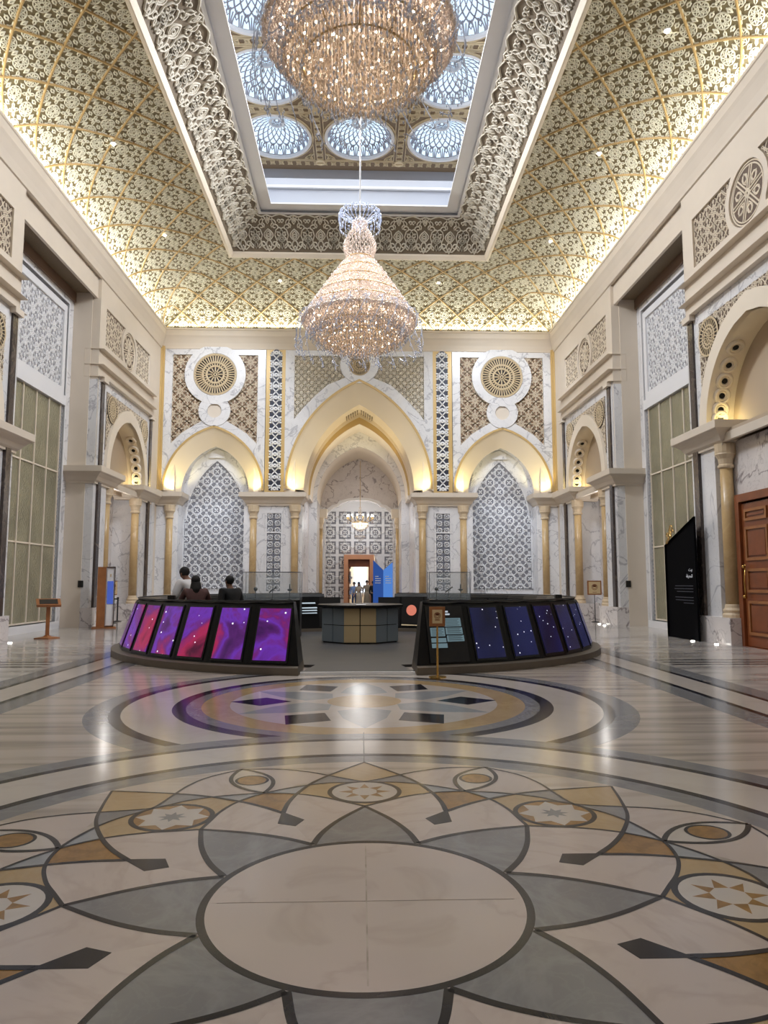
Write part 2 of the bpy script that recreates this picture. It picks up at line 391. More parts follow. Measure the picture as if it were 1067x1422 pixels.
# ------------------------------------------------------------------ shapes shared by the walls
def arch(half, zs, apex, n=18, c=0.0):
    """two-centred pointed arch from (-half, zs) over the apex to (half, zs)"""
    rise = apex-zs; R = (half*half+rise*rise)/(2*half); R = max(R, half)
    zz = np.linspace(0, rise, n+1)
    x = half-R+np.sqrt(np.maximum(R*R-zz*zz, 0))
    right = [(c+float(a), zs+float(b)) for a, b in zip(x, zz)]
    left = [(2*c-a, b) for a, b in right]
    return left[:-1]+[(c, apex)]+right[:-1][::-1]
LEDGE = [(-.3, 5.26), (.04, 5.26), (.04, 5.32), (.09, 5.38), (.16, 5.5), (.26, 5.62), (.33, 5.66), (.35, 5.7), (.35, 5.88), (-.3, 5.88)]
def ledge_prof(top=5.88, out=.35, ht=.62):
    return [(-.25, top-ht), (.05, top-ht), (.05, top-ht+.06), (.3*out, top-ht*.8), (.5*out, top-ht*.6), (.8*out, top-ht*.42), (.94*out, top-ht*.38), (out, top-ht*.34), (out, top), (-.25, top)]
def column_parts(parent, x, y, z0=1.0, z1=5.28, r=.175):
    c = MB().lathe([(r, z0+.3), (r*.97, (z0+z1)/2), (r*.93, z1-.62)], (x, y, 0), 20).obj('column', M['column'], parent, True)
    b = MB().lathe([(r*1.5, z0), (r*1.5, z0+.07), (r*1.32, z0+.12), (r*1.42, z0+.19), (r*1.15, z0+.25), (r*1.08, z0+.32), (r, z0+.34)], (x, y, 0), 20).obj('column_base', M['cap'], c, False)
    k = MB().lathe([(r*.95, z1-.66), (r*1.2, z1-.62), (r*1.2, z1-.57), (r*1.02, z1-.54), (r*1.15, z1-.4), (r*1.55, z1-.28), (r*1.5, z1-.25), (r*1.55, z1-.2), (r*1.6, z1)], (x, y, 0), 16).obj('capital', M['cap'], c, False)
    return c
def rosette(parent, T, cu, cv, r, h, name='rosette', n=44, d=.05):
    a = MB().plate([[tuple(p) for p in circ(cu, cv, r, 40)[0]]], T, h-.05, h).obj(name, M['rosebg'], parent)
    L = [circ(0, 0, q, 40) for q in (.97, .92, .6, .56, .42, .38)] + [circ(0, 0, .07, 10)]
    for k in range(n):
        t = 2*PI*k/n; L.append((np.array([(math.cos(t)*.60, math.sin(t)*.60), (math.cos(t)*.95, math.sin(t)*.95)]), False))
    for k in range(n*5//8):
        t = 2*PI*k/(n*5//8); L.append((np.array([(math.cos(t)*.42, math.sin(t)*.42), (math.cos(t)*.56, math.sin(t)*.56)]), False))
    for k in range(12):
        t = 2*PI*k/12; L.append((np.array([(math.cos(t)*.12, math.sin(t)*.12), (math.cos(t)*.38, math.sin(t)*.38)]), False))
    V, F = ribbon(L, .05, d/r)
    V = V*r
    V2, F2 = tile((V, F), [(cu, cv)], lambda u, v, q: T(u, v, q+h))
    fastobj('tracery', V2, F2, M['rose'], a)
    return a
def lattice(parent, poly, T, tplf, cell, w, hh, h, mfront, mback, name='lattice_panel', stag=True, cells=None, holes=None):
    """recessed ground plate (a part) with raised tracery (its sub-part), clipped to poly"""
    a = MB().plate([poly], T, h-.04, h).obj(name, mback, parent)
    P = np.array(poly); u0, v0 = P.min(0); u1, v1 = P.max(0)
    V, F = ribbon(tplf(cell), w, hh)
    offs = grid(u0-cell/2, u1+cell, v0-cell/2, v1+cell, cell, cell/2 if stag else cell, stag) if cells is None else cells
    V2, F2 = tile((V, F), offs, lambda u, v, q: T(u, v, q+h), inpoly(poly))
    if len(F2): fastobj('tracery', V2, F2, mfront, a, kind='stuff')
    return a
def TB(u, v, h): return (XC+u, YB-h, v)       # back wall frame

# ================================================================== FLOOR
HX0, HX1 = XC-11.3, XC+11.3
floor = mobj('floor', [(HX0, YF-.4, 0), (HX1, YF-.4, 0), (HX1, 48.5, 0), (HX0, 48.5, 0), (HX0, YF-.4, -.3), (HX1, YF-.4, -.3), (HX1, 48.5, -.3), (HX0, 48.5, -.3)],
             [[0, 1, 2, 3], [7, 6, 5, 4], [0, 4, 5, 1], [1, 5, 6, 2], [2, 6, 7, 3], [3, 7, 4, 0]], M['f_stripe'])
tag(floor, 'polished marble floor of the great hall with inlaid medallions', 'floor', kind='structure')
def TF(u, v, h): return (u, v, h)
def inlay(poly, m, z, name='marble_inlay', loc=(0, 0), rz=0.0, holes=()):
    o = MB().plate([poly]+list(holes), TF, -.001, z).obj(name, M[m], floor, fix=False)
    o.location = (loc[0], loc[1], 0); o.rotation_euler = (0, 0, rz); return o
def rep(o, n, step, a0=0.0):
    for k in range(1, n):
        c = o.copy(); COL.objects.link(c); c.parent = floor; c.rotation_euler = (0, 0, a0+step*k)
def ring_in(r0, r1, m, z, loc, name='marble_inlay', n=96):
    return inlay([tuple(p) for p in circ(0, 0, r1, n)[0]], m, z, name, loc, 0, [[tuple(p) for p in circ(0, 0, r0, n)[0]][::-1]])
# side aisles, straight bands
for s in (-1, 1):
    x0, x1 = sorted((s*5.48+.05, s*10.9-.1))
    inlay([(x0, YF), (x1, YF), (x1, 33.6), (x0, 33.6)], 'f_side', .0006)
    for a, b, m, z in ((4.45, 4.80, 'f_grey', .0012), (4.80, 4.90, 'f_dark', .0014), (4.90, 5.44, 'f_band', .0012), (5.44, 5.54, 'f_dark', .0014), (5.54, 5.9, 'f_grey', .0012)):
        x0, x1 = sorted((s*a+.05, s*b+.05)); inlay([(x0, YF), (x1, YF), (x1, 33.6), (x0, 33.6)], m, z)
    for y in (-.8, 1.2, 3.2, 13.75, 14.15, 14.55, 24.5, 25.0, 25.5):
        x0, x1 = sorted((s*6.1, s*9.5)); inlay([(x0, y), (x1, y), (x1, y+.13), (x0, y+.13)], 'f_dark', .0016)
    for y in (8.2, 11.3, 17.4, 20.5, 23.4, 28.3, 31.0):   # thin joints across the aisle slabs
        x0, x1 = sorted((s*5.92, s*9.55)); inlay([(x0, y), (x1, y), (x1, y+.02), (x0, y+.02)], 'f_grey', .0015, 'slab_joint')
    for y in (16, 19, 22): # diagonal joints
        x0, x1 = s*5.9, s*9.5; inlay([(x0, y), (x1, y+3), (x1, y+3.04), (x0, y+.04)], 'f_grey', .0015, 'slab_joint')
# star medallion
SM = (.05, 9.73)
ring_in(3.22, 3.52, 'f_grey', .0010, SM); ring_in(3.10, 3.24, 'f_dark', .0018, SM); ring_in(2.45, 3.12, 'f_band', .0014, SM)
ring_in(2.33, 2.5, 'f_dark', .0020, SM); ring_in(2.1, 2.35, 'f_grey', .0016, SM); ring_in(1.78, 2.14, 'f_tan', .0018, SM)
inlay([tuple(p) for p in circ(0, 0, 1.80, 72)[0]], 'f_band', .0015, loc=SM)
k0 = inlay([(-.34, .72), (0, .5), (.34, .72), (.26, 1.2), (0, 1.79), (-.26, 1.2)], 'f_blue', .0019, loc=SM)
rep(k0, 6, PI/3)
k1 = inlay([(0, .98), (.33, 1.36), (0, 1.80), (-.33, 1.36)], 'f_dark', .0023, loc=SM, rz=PI/6)
rep(k1, 6, PI/3, PI/6)
inlay([tuple(p) for p in circ(0, 0, .5, 40)[0]], 'f_tan', .0023, loc=SM)
# flower medallion
FM = (.033, 3.7135)
def pol(a, r): a = math.radians(a); return (r*math.sin(a), r*math.cos(a))
def cr(pts, n=8):
    """Catmull-Rom through (angle, radius) points, evaluated in the plane"""
    P = [np.array(pol(*p)) for p in pts]; P = [2*P[0]-P[1]]+P+[2*P[-1]-P[-2]]; out = []
    for i in range(1, len(P)-2):
        for k in range(n):
            t = k/n; out.append(.5*((2*P[i])+(P[i+1]-P[i-1])*t+(2*P[i-1]-5*P[i]+4*P[i+1]-P[i+2])*t*t+(-P[i-1]+3*P[i]-3*P[i+1]+P[i+2])*t**3))
    out.append(P[-2]); return [tuple(map(float, p)) for p in out]
S_ = [(-22.5, .84), (-15.3, 1.03), (-7.7, 1.25), (0, 1.51), (4.6, 1.61), (9.6, 1.745), (15.5, 1.885), (22.5, 2.0), (30.5, 2.08), (37.3, 2.125), (45, 2.14), (51.5, 2.32), (56, 2.49), (61, 2.64), (67.5, 2.75)]
D_ = [(0, 2.75), (5, 2.46), (10.3, 2.2), (15.1, 1.93), (19.1, 1.70), (22.5, 1.49)]
mir = lambda pts: [(-x, y) for x, y in pts]
def stroke(pts, w, z, m='f_dark', w1=None, name='inlay_line'):
    P = np.array(pts); d = np.gradient(P, axis=0); d /= np.hypot(d[:, 0], d[:, 1])[:, None]
    ww = np.linspace(w, w1 if w1 else w, len(P))[:, None]/2; nr = np.stack([-d[:, 1], d[:, 0]], 1)*ww
    A = P+nr; B = P-nr; n = len(P); vs = [(*p, z) for p in A]+[(*p, z) for p in B]
    return mobj(name, vs, [[i, i+1, n+i+1, n+i] for i in range(n-1)], M[m], floor)
def unit(o, n=8, off=0.0):
    o.location = (*FM, 0); o.rotation_euler = (0, 0, off)
    for k in range(1, n):
        c = o.copy(); COL.objects.link(c); c.parent = floor; c.rotation_euler = (0, 0, off+k*2*PI/n)
    return o
z0 = .0022
inlay([tuple(p) for p in circ(0, 0, 3.95, 128)[0]], 'f_grey', z0, loc=FM)
ring_in(3.62, 3.71, 'f_dark', z0+.0008, FM, n=128); ring_in(3.05, 3.63, 'f_band', z0+.0006, FM, n=128)
ring_in(2.99, 3.07, 'f_dark', z0+.0010, FM, n=128); inlay([tuple(p) for p in circ(0, 0, 2.77, 96)[0]], 'f_stripe', z0+.0004, loc=FM)
# outer arcs' pink fields, pale blue, amber, tan arch, grey, white, petals (each piece its own slab)
So = cr(S_[10:]); So_r = [pol(math.degrees(math.atan2(x, y))-45, math.hypot(x, y)) for x, y in So]
def rotl(pts, deg): return [pol(math.degrees(math.atan2(x, y))+deg, math.hypot(x, y)) for x, y in pts]
half = rotl(So, -45)                                    # 0 -> 22.5 (r 2.14 -> 2.75)
other = [pol(45-math.degrees(math.atan2(x, y)), math.hypot(x, y)) for x, y in half][::-1]
Si = cr(S_[3:8]); Sb = cr(S_[7:11]); Sb0 = [pol(45-math.degrees(math.atan2(x, y)), math.hypot(x, y)) for x, y in Sb]   # 22.5(2.0) -> 0 (2.14)
m45 = lambda pts: [pol(45-math.degrees(math.atan2(x, y)), math.hypot(x, y)) for x, y in pts]
unit(inlay(half+other[1:]+m45(Sb0)[::-1][::-1]+[pol(22.5, 2.0)]+Sb0[1:-1], 'f_white', z0+.0008))
for poly in (Si+Sb0[1:],): 
    unit(inlay(poly, 'f_blue', z0+.0010)); unit(inlay(mir(poly), 'f_blue', z0+.0010))
D = cr(D_)
unit(inlay([pol(22.5, 1.45), pol(17.0, 1.83)]+cr([(15.5, 1.885), (19, 1.95), (22.5, 2.0)])[:-1]+cr([(22.5, 2.0), (26, 1.95), (29.5, 1.885)])+[pol(28, 1.83)], 'f_amber', z0+.0012))
unit(inlay(D+[pol(22.5, 1.0)]+mir([pol(22.5, 1.0)])+mir(D)[::-1][:-1], 'f_tan', z0+.0014))
g = cr([(0, 2.14), (3.5, 2.235), (7.6, 2.34)])+cr([(7.6, 2.34), (10.3, 2.2), (12, 2.1)])[1:]+cr([(12, 2.1), (6, 2.125), (0, 2.14)])[1:-1]
unit(inlay(g, 'f_grey', z0+.0016)); unit(inlay(mir(g), 'f_grey', z0+.0016))
wp = cr([(0, 1.51), (4.6, 1.61), (9.6, 1.745), (15.8, 1.89)])+cr([(15.8, 1.89), (19.1, 1.70), (22.5, 1.49)])[1:]+[pol(22.5, .7), pol(0, .75)]
unit(inlay(wp, 'f_white', z0+.0018)); unit(inlay(mir(wp), 'f_white', z0+.0018))
pe = cr(S_[:4]); unit(inlay(pe+mir(pe)[::-1][1:]+[pol(12, .8), pol(0, .8), pol(-12, .8)], 'f_grey', z0+.0020))
for k in range(4):
    inlay([(0.004, .004)]+[tuple(p) for p in circ(0, 0, .80, 14, .005, PI/2-.005)[0]], 'f_white', z0+.0022, loc=FM, rz=k*PI/2)
ring_in(.792, .832, 'f_dark', z0+.0026, FM)
for k in range(8):
    a = 45*k; c = pol(a, 1.865); loc = (FM[0]+c[0], FM[1]+c[1]); rz = -math.radians(a); odd = k % 2
    inlay([tuple(p) for p in circ(0, 0, .265, 36)[0]], 'f_amber' if odd else 'f_band', z0+.0022, 'star_roundel', loc, rz)
    ring_in(.25, .285, 'f_dark', z0+.0026, loc, 'inlay_line', 36)
    st = [((.2 if q % 2 == 0 else .1)*math.sin(q*PI/8), (.2 if q % 2 == 0 else .1)*math.cos(q*PI/8)) for q in range(16)]
    if odd:
        st2 = [((.25 if q % 2 == 0 else .175)*math.sin(q*PI/8), (.25 if q % 2 == 0 else .175)*math.cos(q*PI/8)) for q in range(16)]
        inlay(st2, 'f_band', z0+.0024, 'star_inlay', loc, rz); inlay([(x*.5, y*.5) for x, y in st], 'f_grey', z0+.0026, 'star_inlay', loc, rz)
    else:
        inlay(st, 'f_amber', z0+.0024, 'star_inlay', loc, rz); inlay([(.1*math.sin(q*PI/4+PI/8), .1*math.cos(q*PI/4+PI/8)) for q in range(8)], 'f_band', z0+.0026, 'star_inlay', loc, rz)
    # eye between two arches
    a2 = 22.5+45*k; c = pol(a2, 2.38); loc = (FM[0]+c[0], FM[1]+c[1]); rz = -math.radians(a2)
    t = np.linspace(-1, 1, 15); ve = [(.16*(1-u*u), .375*u) for u in t]+[(-.16*(1-u*u), .375*u) for u in t[::-1][1:-1]]
    inlay(ve, 'f_band', z0+.0020, 'eye_inlay', loc, rz)
    inlay([(.115*math.cos(q), .125*math.sin(q)) for q in np.linspace(0, 2*PI, 24, False)], 'f_amber', z0+.0026, 'eye_inlay', loc, rz)
    for pts, w in ((([(.16*(1-u*u), .375*u) for u in t]), .035), (([(-.16*(1-u*u), .375*u) for u in t]), .035), ([(.125*math.cos(q), .135*math.sin(q)) for q in np.linspace(0, 2*PI, 25)], .022)):
        o = stroke(pts, w, z0+.0030); o.location = (*loc, 0); o.rotation_euler = (0, 0, rz)
S1, S2 = cr(S_[:4]), cr(S_[3:])
for pts, w, w1, z in ((S1, .042, .030, .0030), (S2, .026, .018, .0029), (D, .018, .038, .0031)):
    unit(stroke(pts, w, z0+z, w1=w1)); unit(stroke(mir(pts), w, z0+z, w1=w1))
unit(inlay([pol(22.5, 1.20), pol(26.6, 1.30), pol(22.5, 1.52), pol(18.4, 1.30)], 'f_dark', z0+.0034))
mobj('slab_joint', [(FM[0]-.004, FM[1]+2.75, z0+.0036), (FM[0]+.004, FM[1]+2.75, z0+.0036), (FM[0]+.004, FM[1]+4.0, z0+.0036), (FM[0]-.004, FM[1]+4.0, z0+.0036)], [[0, 1, 2, 3]], M['f_dark'], floor)

# ================================================================== BACK WALL
wall_back = empty('wall_back', (0, 0, 0), label='far end wall of white veined marble with three pointed arches', cat='wall', kind='structure')
BC = 7.03
ARo = arch(2.34, 6.0, 9.08, 18); ARi = arch(1.63, 6.0, 8.25, 18)
sh = lambda P, d: [(u+d, v) for u, v in P]
rc = [tuple(p) for p in circ(0, 11.7, 1.48, 60)[0]]
def region(sgn):      # lattice field beside the rings, sgn -1 = left
    a0 = math.acos(-1.09/1.48); a1 = math.radians(180)+math.asin(1.344/1.48)
    arc1 = [(1.48*math.cos(a), 11.7+1.48*math.sin(a)) for a in np.linspace(math.asin(1/1.48)*-1+PI, a1, 14)]
    b0 = PI-math.asin(.456/.77); b1 = PI+math.asin(.5/.77)
    arc2 = [(.77*math.cos(a), 9.9+.77*math.sin(a)) for a in np.linspace(b0, b1, 8)]
    P = [(-2.07, 12.7)]+arc1+arc2+[(-1.0, 9.16), (-1.55, 8.8), (-2.07, 8.28)]
    return [(-sgn*u, v) for u, v in P] if sgn > 0 else P
for s in (-1, 1):
    T = lambda u, v, h, s=s: (XC+s*BC+u, YB-h, v)
    op = ARo
    outer = [(-2.45, 13.1), (-2.45, 6.0)]+op+[(2.45, 6.0), (2.45, 13.1)]
    L_, R_ = region(-1), region(1)
    b = MB().plate([outer, L_, R_, [tuple(p) for p in circ(0, 11.7, 1.04, 48)[0]], [tuple(p) for p in circ(0, 9.9, .345, 28)[0]]], T, -.12, .02).obj('marble_panel', M['white'], wall_back)
    ring = MB()
    for (cz, r1, r0) in ((11.7, 1.48, 1.06), (9.9, .77, .345)):
        ring.plate([[tuple(p) for p in circ(0, cz, r1, 48)[0]], [tuple(p) for p in circ(0, cz, r0, 48)[0]]], T, .0, .07 if cz > 11 else .06)
    ring.obj('marble_ring', M['white'], wall_back)
    MB().plate([[tuple(p) for p in circ(0, 9.9, .345, 28)[0]]], T, -.05, -.02).obj('roundel', M['cream'], wall_back)
    for poly in (L_, R_):
        lattice(wall_back, poly, T, pat_arab, .74, .030, .035, -.06, M['latbr'], M['bgback'])
    rosette(wall_back, T, 0, 11.7, 1.05, .03)
    # splayed cream arch with gold edge
    A = [T(u, v, .02) for u, v in op]; B = [T(u, v, -.55) for u, v in ARi]
    MB().loft(A, B).obj('arch_splay', M['splay'], wall_back, True)
    e = [(u*1.045, v+.10*(v-6)/3.08) for u, v in op]
    MB().plate([op+e[::-1]], T, -.02, .06).obj('arch_edge', M['gold'], wall_back)
    # niche: jambs below the ledge, recess, marble back with screen
    for q in (-1, 1):
        u0, u1 = sorted((q*1.68, q*2.45)); MB().box(u0, u1, 0, .78, 0, 5.3, lambda x, y, z: T(x, z, -y)).obj('jamb', M['white'], wall_back)
    A2 = [T(u, v, -1.0) for u, v in ARi]
    MB().loft([T(u, v, -.55) for u, v in ARi], A2).obj('niche_soffit', M['white'], wall_back, True)
    MB().plate([[(-1.9, 0), (1.9, 0), (1.9, 8.5), (-1.9, 8.5)]], T, -1.2, -1.0).obj('niche_back', M['white'], wall_back)
    scr = [(-1.53, 1.3), (1.53, 1.3), (1.53, 4.7)]+[(1.42, 4.7)]+arch(1.42, 4.7, 7.6, 12)[::-1][1:-1]+[(-1.42, 4.7), (-1.53, 4.7)]
    lattice(wall_back, scr, T, pat_star, .66, .052, .02, -.97, M['latw'], M['niche_bg'], 'niche_screen', cells=grid(-1.92, 2.4, 1.3, 8.2, .96, .48, True))
    sc2 = [(x*1.06, y+(.0 if y < 2 else .1)) for x, y in scr]; MB().plate([sc2, scr[::-1]], T, -1.0, -.93).obj('screen_frame', M['white'], wall_back)
    MB().plate([[(-.4, 7.75), (.4, 7.75), (.33, 8.05), (0, 8.2), (-.33, 8.05)]], T, -1.0, -.9).obj('keystone', M['white'], wall_back)
    MB().box(-1.7, 1.7, 0, .5, 0, 1.05, lambda x, y, z: T(x, z, -.95+y)).obj('niche_plinth', M['white'], wall_back)
    for q in (-1, 1): column_parts(wall_back, XC+s*BC+q*1.99, YB-.05, .7)
# plinths, piers and small panels
for s in (-1, 1):
    T = lambda u, v, h, s=s: (XC+s*u, YB-h, v)
    MB().box(2.72, 5.5, -.9, .08, 0, 5.3, lambda x, y, z: T(x, z, y)).obj('pier', M['white'], wall_back)
    MB().box(2.60, 5.35, 0, .32, 0, .7, lambda x, y, z: T(x, z, y)).obj('pier_plinth', M['white'], wall_back)
    MB().box(8.62, 9.7, -.9, .08, 0, 5.3, lambda x, y, z: T(x, z, y)).obj('pier', M['white'], wall_back)
    MB().box(8.6, 9.65, 0, .32, 0, .7, lambda x, y, z: T(x, z, y)).obj('pier_plinth', M['white'], wall_back)
    column_parts(wall_back, XC+s*3.05, YB-.2, .7)
    fr = [(3.62, 1.1), (4.48, 1.1), (4.48, 5.0), (3.62, 5.0)]; inn = [(3.72, 1.2), (4.38, 1.2), (4.38, 4.9), (3.72, 4.9)]
    MB().plate([fr, inn[::-1]], T, .05, .14).obj('panel_frame', M['white'], wall_back)
    lattice(wall_back, inn, T, pat_star, .34, .03, .02, .09, M['latw'], M['latbg'], 'small_screen', stag=False)
    for z in (3.95, 1.75): MB().box(3.72, 4.38, .1, .13, z, z+.06, lambda x, y, z: T(x, z, y)).obj('panel_bar', M['latw'], wall_back)
    # vertical strip with gold border
    MB().plate([[(3.62, 5.88), (4.55, 5.88), (4.55, 13.14), (3.62, 13.14)]], T, -.1, .04).obj('gold_pilaster', M['gold'], wall_back)
    sp = [(3.79, 6.0), (4.35, 6.0), (4.35, 12.8), (4.07, 13.08), (3.79, 12.8)]
    V = [(np.array([(0, .28), (.26, 0), (0, -.28), (-.26, 0)]), True), circ(0, 0, .07, 6)]+[(np.array([(.26*q, 0)])+np.array(circ(0, 0, .14, 10)[0])*[1, 1], True) for q in (-1, 1)]
    a = MB().plate([sp], T, .0, .05).obj('pilaster_inset', M['ink'], wall_back)
    V2, F2 = tile(ribbon(V, .085, .03), [(4.07, z) for z in np.arange(6.1, 13.2, .56)], lambda u, v, q: T(u, v, q+.05), inpoly(sp))
    fastobj('tracery', V2, F2, M['latw'], a, kind='stuff')
# centre bay
T = TB
ACo = arch(3.48, 6.1, 11.42, 26); ACi = arch(2.71, 6.1, 10.42, 26)
left = [(-3.18, 12.7), (-1.0, 12.7)]+[(.95*math.cos(a), 12.25+.95*math.sin(a)) for a in np.linspace(PI-.49, PI+.75, 8)][1:]+[(-1.55, 11.25), (-2.1, 10.75), (-2.7, 10.12), (-3.18, 9.5)]
right = [(-u, v) for u, v in left]
MB().plate([[(-3.64, 13.14), (-3.64, 6.0)]+ACo+[(3.64, 6.0), (3.64, 13.14)], left, right, [tuple(p) for p in circ(0, 12.25, .53, 32)[0]]], T, -.12, .02).obj('marble_panel', M['white'], wall_back)
MB().plate([[tuple(p) for p in circ(0, 12.25, .92, 48)[0]], [tuple(p) for p in circ(0, 12.25, .54, 48)[0]]], T, 0, .06).obj('marble_ring', M['white'], wall_back)
for poly in (left, right): lattice(wall_back, poly, T, pat_arab, .34, .018, .03, -.05, M['fine'], M['finebg'])
rosette(wall_back, T, 0, 12.25, .54, .03)
e = [(u*1.032, v+.12*(v-6)/5.4) for u, v in ACo]
MB().plate([ACo+e[::-1]], T, -.02, .07).obj('arch_edge', M['gold'], wall_back)
MB().loft([T(u, v, .02) for u, v in ACo], [T(u, v, -.6) for u, v in ACi]).obj('arch_splay', M['splay'], wall_back, True)
# passage: stepped vaults
def vault(P, h0, h1, m, name='vault'): return MB().loft([T(u, v, h0) for u, v in P], [T(u, v, h1) for u, v in P]).obj(name, M[m], wall_back, True)
def ringface(P, Q, h, m, name='arch_ring', th=.1): return MB().plate([P+Q[::-1]], T, h-th, h).obj(name, M[m], wall_back)
A1, A2_, A3, A4 = ACi, arch(2.52, 6.1, 9.85, 26), arch(2.5, 6.1, 9.3, 26), arch(2.3, 6.1, 9.02, 26)
vault(A1, -.6, -2.3, 'splay', 'gold_vault')
ringface(A1, arch(2.62, 6.1, 10.2, 26), -2.3, 'splay'); ringface(arch(2.62, 6.1, 10.2, 26), A2_, -2.35, 'gold')
vault(A2_, -2.35, -4.3, 'cream2'); ringface(A2_, A4, -4.3, 'white', 'marble_ring')
vault(A4, -4.3, -8.1, 'cream')
for q in (-1, 1):
    MB().box(*sorted((q*2.72, q*3.1)), -4.3, -.9, 0, 6.1, lambda x, y, z: T(x, z, y)).obj('passage_jamb', M['white2'], wall_back)
    MB().box(*sorted((q*2.3, q*3.1)), -8.4, -4.3, 0, 6.1, lambda x, y, z: T(x, z, y)).obj('passage_jamb', M['white'], wall_back)
    MB().box(*sorted((q*2.52, q*3.0)), -4.3, -2.4, 5.9, 6.12, lambda x, y, z: T(x, z, y)).obj('passage_ledge', M['cream'], wall_back)
    for k in range(1, 6):    # bronze air grilles near the crown
        z = 10.3-.42*k*.45; 
    g = MB(); 
    for k in range(6): g.box(*sorted((q*(.08+.11*k), q*(.12+.11*k))), -2.2, -1.5, 10.38-.11*.6*(k+1)-.02, 10.40-.11*.6*(k+.4), lambda x, y, z: T(x, z, y))
    g.obj('air_grille', M['grille'], wall_back)
    MB().box(*sorted((q*2.02, q*2.75)), -8.05, -7.5, 0, 6.0, lambda x, y, z: T(x, z, y)).obj('pier', M['white'], wall_back)
    MB().box(*sorted((q*1.9, q*2.8)), -8.1, -7.35, 5.35, 5.9, lambda x, y, z: T(x, z, y)).obj('passage_ledge', M['cream2'], wall_back)
    column_parts(wall_back, XC+q*2.25, YB+7.2, .2, 5.36, .13)
# tympanum wall with lobed opening
lob = [(-2.0, 0), (-2.0, 5.3), (-1.85, 5.75), (-1.5, 6.05), (-1.25, 6.1), (-1.1, 6.3), (-.6, 6.45), (0, 6.5)]; lob = lob+[(-u, v) for u, v in lob[::-1][1:]]
MB().plate([[(-3.1, 0)]+lob+[(3.1, 0), (3.1, 9.4), (-3.1, 9.4)]], T, -8.5, -8.1).obj('tympanum', M['white2'], wall_back)
MB().plate([lob[1:-1]+[(u*1.08, v+.16) for u, v in lob[1:-1]][::-1]], T, -8.1, -8.0).obj('lobed_edge', M['latw'], wall_back)
# ledge over columns
def led_obj(path, T, parent, prof, name='ledge', m='cream', closed=False): return MB().sweep(path, prof, T, closed).obj(name, M[m], parent)
LP = ledge_prof(5.88, .38, .62)
for s in (-1, 1):
    Tl = lambda x, y, z, s=s: (XC+s*x, YB-y, z)
    led_obj([(2.88, -1.0), (2.88, .1), (5.32, .1), (5.32, -.9)] , Tl, wall_back, LP)
    led_obj([(8.75, -.9), (8.75, .1), (9.9, .1)], Tl, wall_back, LP)
# gold frame round the wall and solid behind
for s in (-1, 1):
    MB().box(*sorted((s*9.48+XC, s*9.62+XC)), YB-.08, YB+.05, 5.88, 13.1).obj('gold_trim', M['gold'], wall_back)
MB().box(XC-9.62, XC+9.62, YB-.08, YB+.05, 13.12, 13.28).obj('gold_trim', M['gold'], wall_back)
MB().box(XC-9.8, XC+9.8, YB-.02, YB+.3, 13.1, 14.4).obj('wall_head', M['cream'], wall_back)
bk = MB()
for s in (-1, 1):
    bk.box(*sorted((XC+s*3.1, XC+s*5.1)), YB+.12, YB+1.2, 5.3, 13.4); bk.box(*sorted((XC+s*8.9, XC+s*10.2)), YB+.12, YB+1.2, 0, 13.4)
    bk.box(*sorted((XC+s*4.6, XC+s*9.5)), YB+.62, YB+1.2, 9.1, 13.4); bk.box(*sorted((XC+s*4.6, XC+s*9.8)), YB+1.15, YB+1.4, 0, 13.4)
    bk.box(*sorted((XC+s*3.1, XC+s*3.5)), YB+1.2, YB+8.5, 0, 11); 
bk.box(XC-3.6, XC+3.6, YB+.7, YB+1.2, 11.0, 13.4)
bk.box(XC-3.6, XC+3.6, YB+.7, YB+8.6, 10.9, 11.1)
bk.obj('wall_core', M['cream'], wall_back)

# far hall seen through the passage
far = empty('wall_far', (0, 0, 0), label='pierced white screen wall of the next hall beyond the central arch', cat='wall', kind='structure')
TFar = lambda u, v, h: (XC+u, 46.0-h, v)
MB().plate([[(-3.0, 0), (-.95, 0), (-.95, 3.35), (1.0, 3.35), (1.0, 0), (3.0, 0), (3.0, 8), (-3.0, 8)]], TFar, -.5, -.1).obj('wall_body', M['latw'], far)
for i in range(5):
    for j in range(6):
        u0, z = -2.45+i*1.0, .45+j*.98
        if -1.2 < u0 < .9 and z < 3.3: continue
        P = [(u0+.1, z+.08), (u0+.9, z+.08), (u0+.9, z+.9), (u0+.1, z+.9)]
        lattice(far, P, TFar, pat_star, .8, .085, .03, -.08, M['latw'], M['niche_bg'], 'screen_panel', cells=[(u0+.5, z+.49)]) if 1 else 0
for s in (-1, 1): MB().box(XC+s*3.0-.1, XC+s*3.0+.1, 42.3, 46.2, 0, 8).obj('side_wall', M['cream2'], far)
MB().box(XC-3.1, XC+3.1, 42.3, 46.2, 8, 8.2).obj('ceiling_slab', M['cream2'], far)
MB().box(XC-3, XC+3, 50.6, 50.8, 0, 6).obj('end_wall', M['cream2'], far); 
for s in (-1, 1): MB().box(XC+s*1.9-.1, XC+s*1.9+.1, 46.5, 50.8, 0, 4).obj('side_wall', M['cream2'], far)
MB().box(XC-2, XC+2, 46.5, 50.8, 4, 4.2).obj('ceiling_slab', M['cream2'], far)
MB().box(XC-3, XC+3, 48.4, 50.8, -.3, 0).obj('floor_slab', M['f_side'], far)
MB().box(XC-.4, XC+.5, 50.4, 50.6, .9, 2.7).obj('bright_window', emit('bright_window', (225, 238, 255), 2.2), far)
door = empty('door_1', (XC-.02, 45.75, 0), label='salmon timber doorway in the far screen wall, open', cat='door', kind='structure')
d = MB(); 
for a, b, c, e_ in ((-.98, -.70, 0, 3.4), (.70, .98, 0, 3.4), (-.7, .7, 3.1, 3.4)): d.box(a, b, -.12, .5, c, e_)
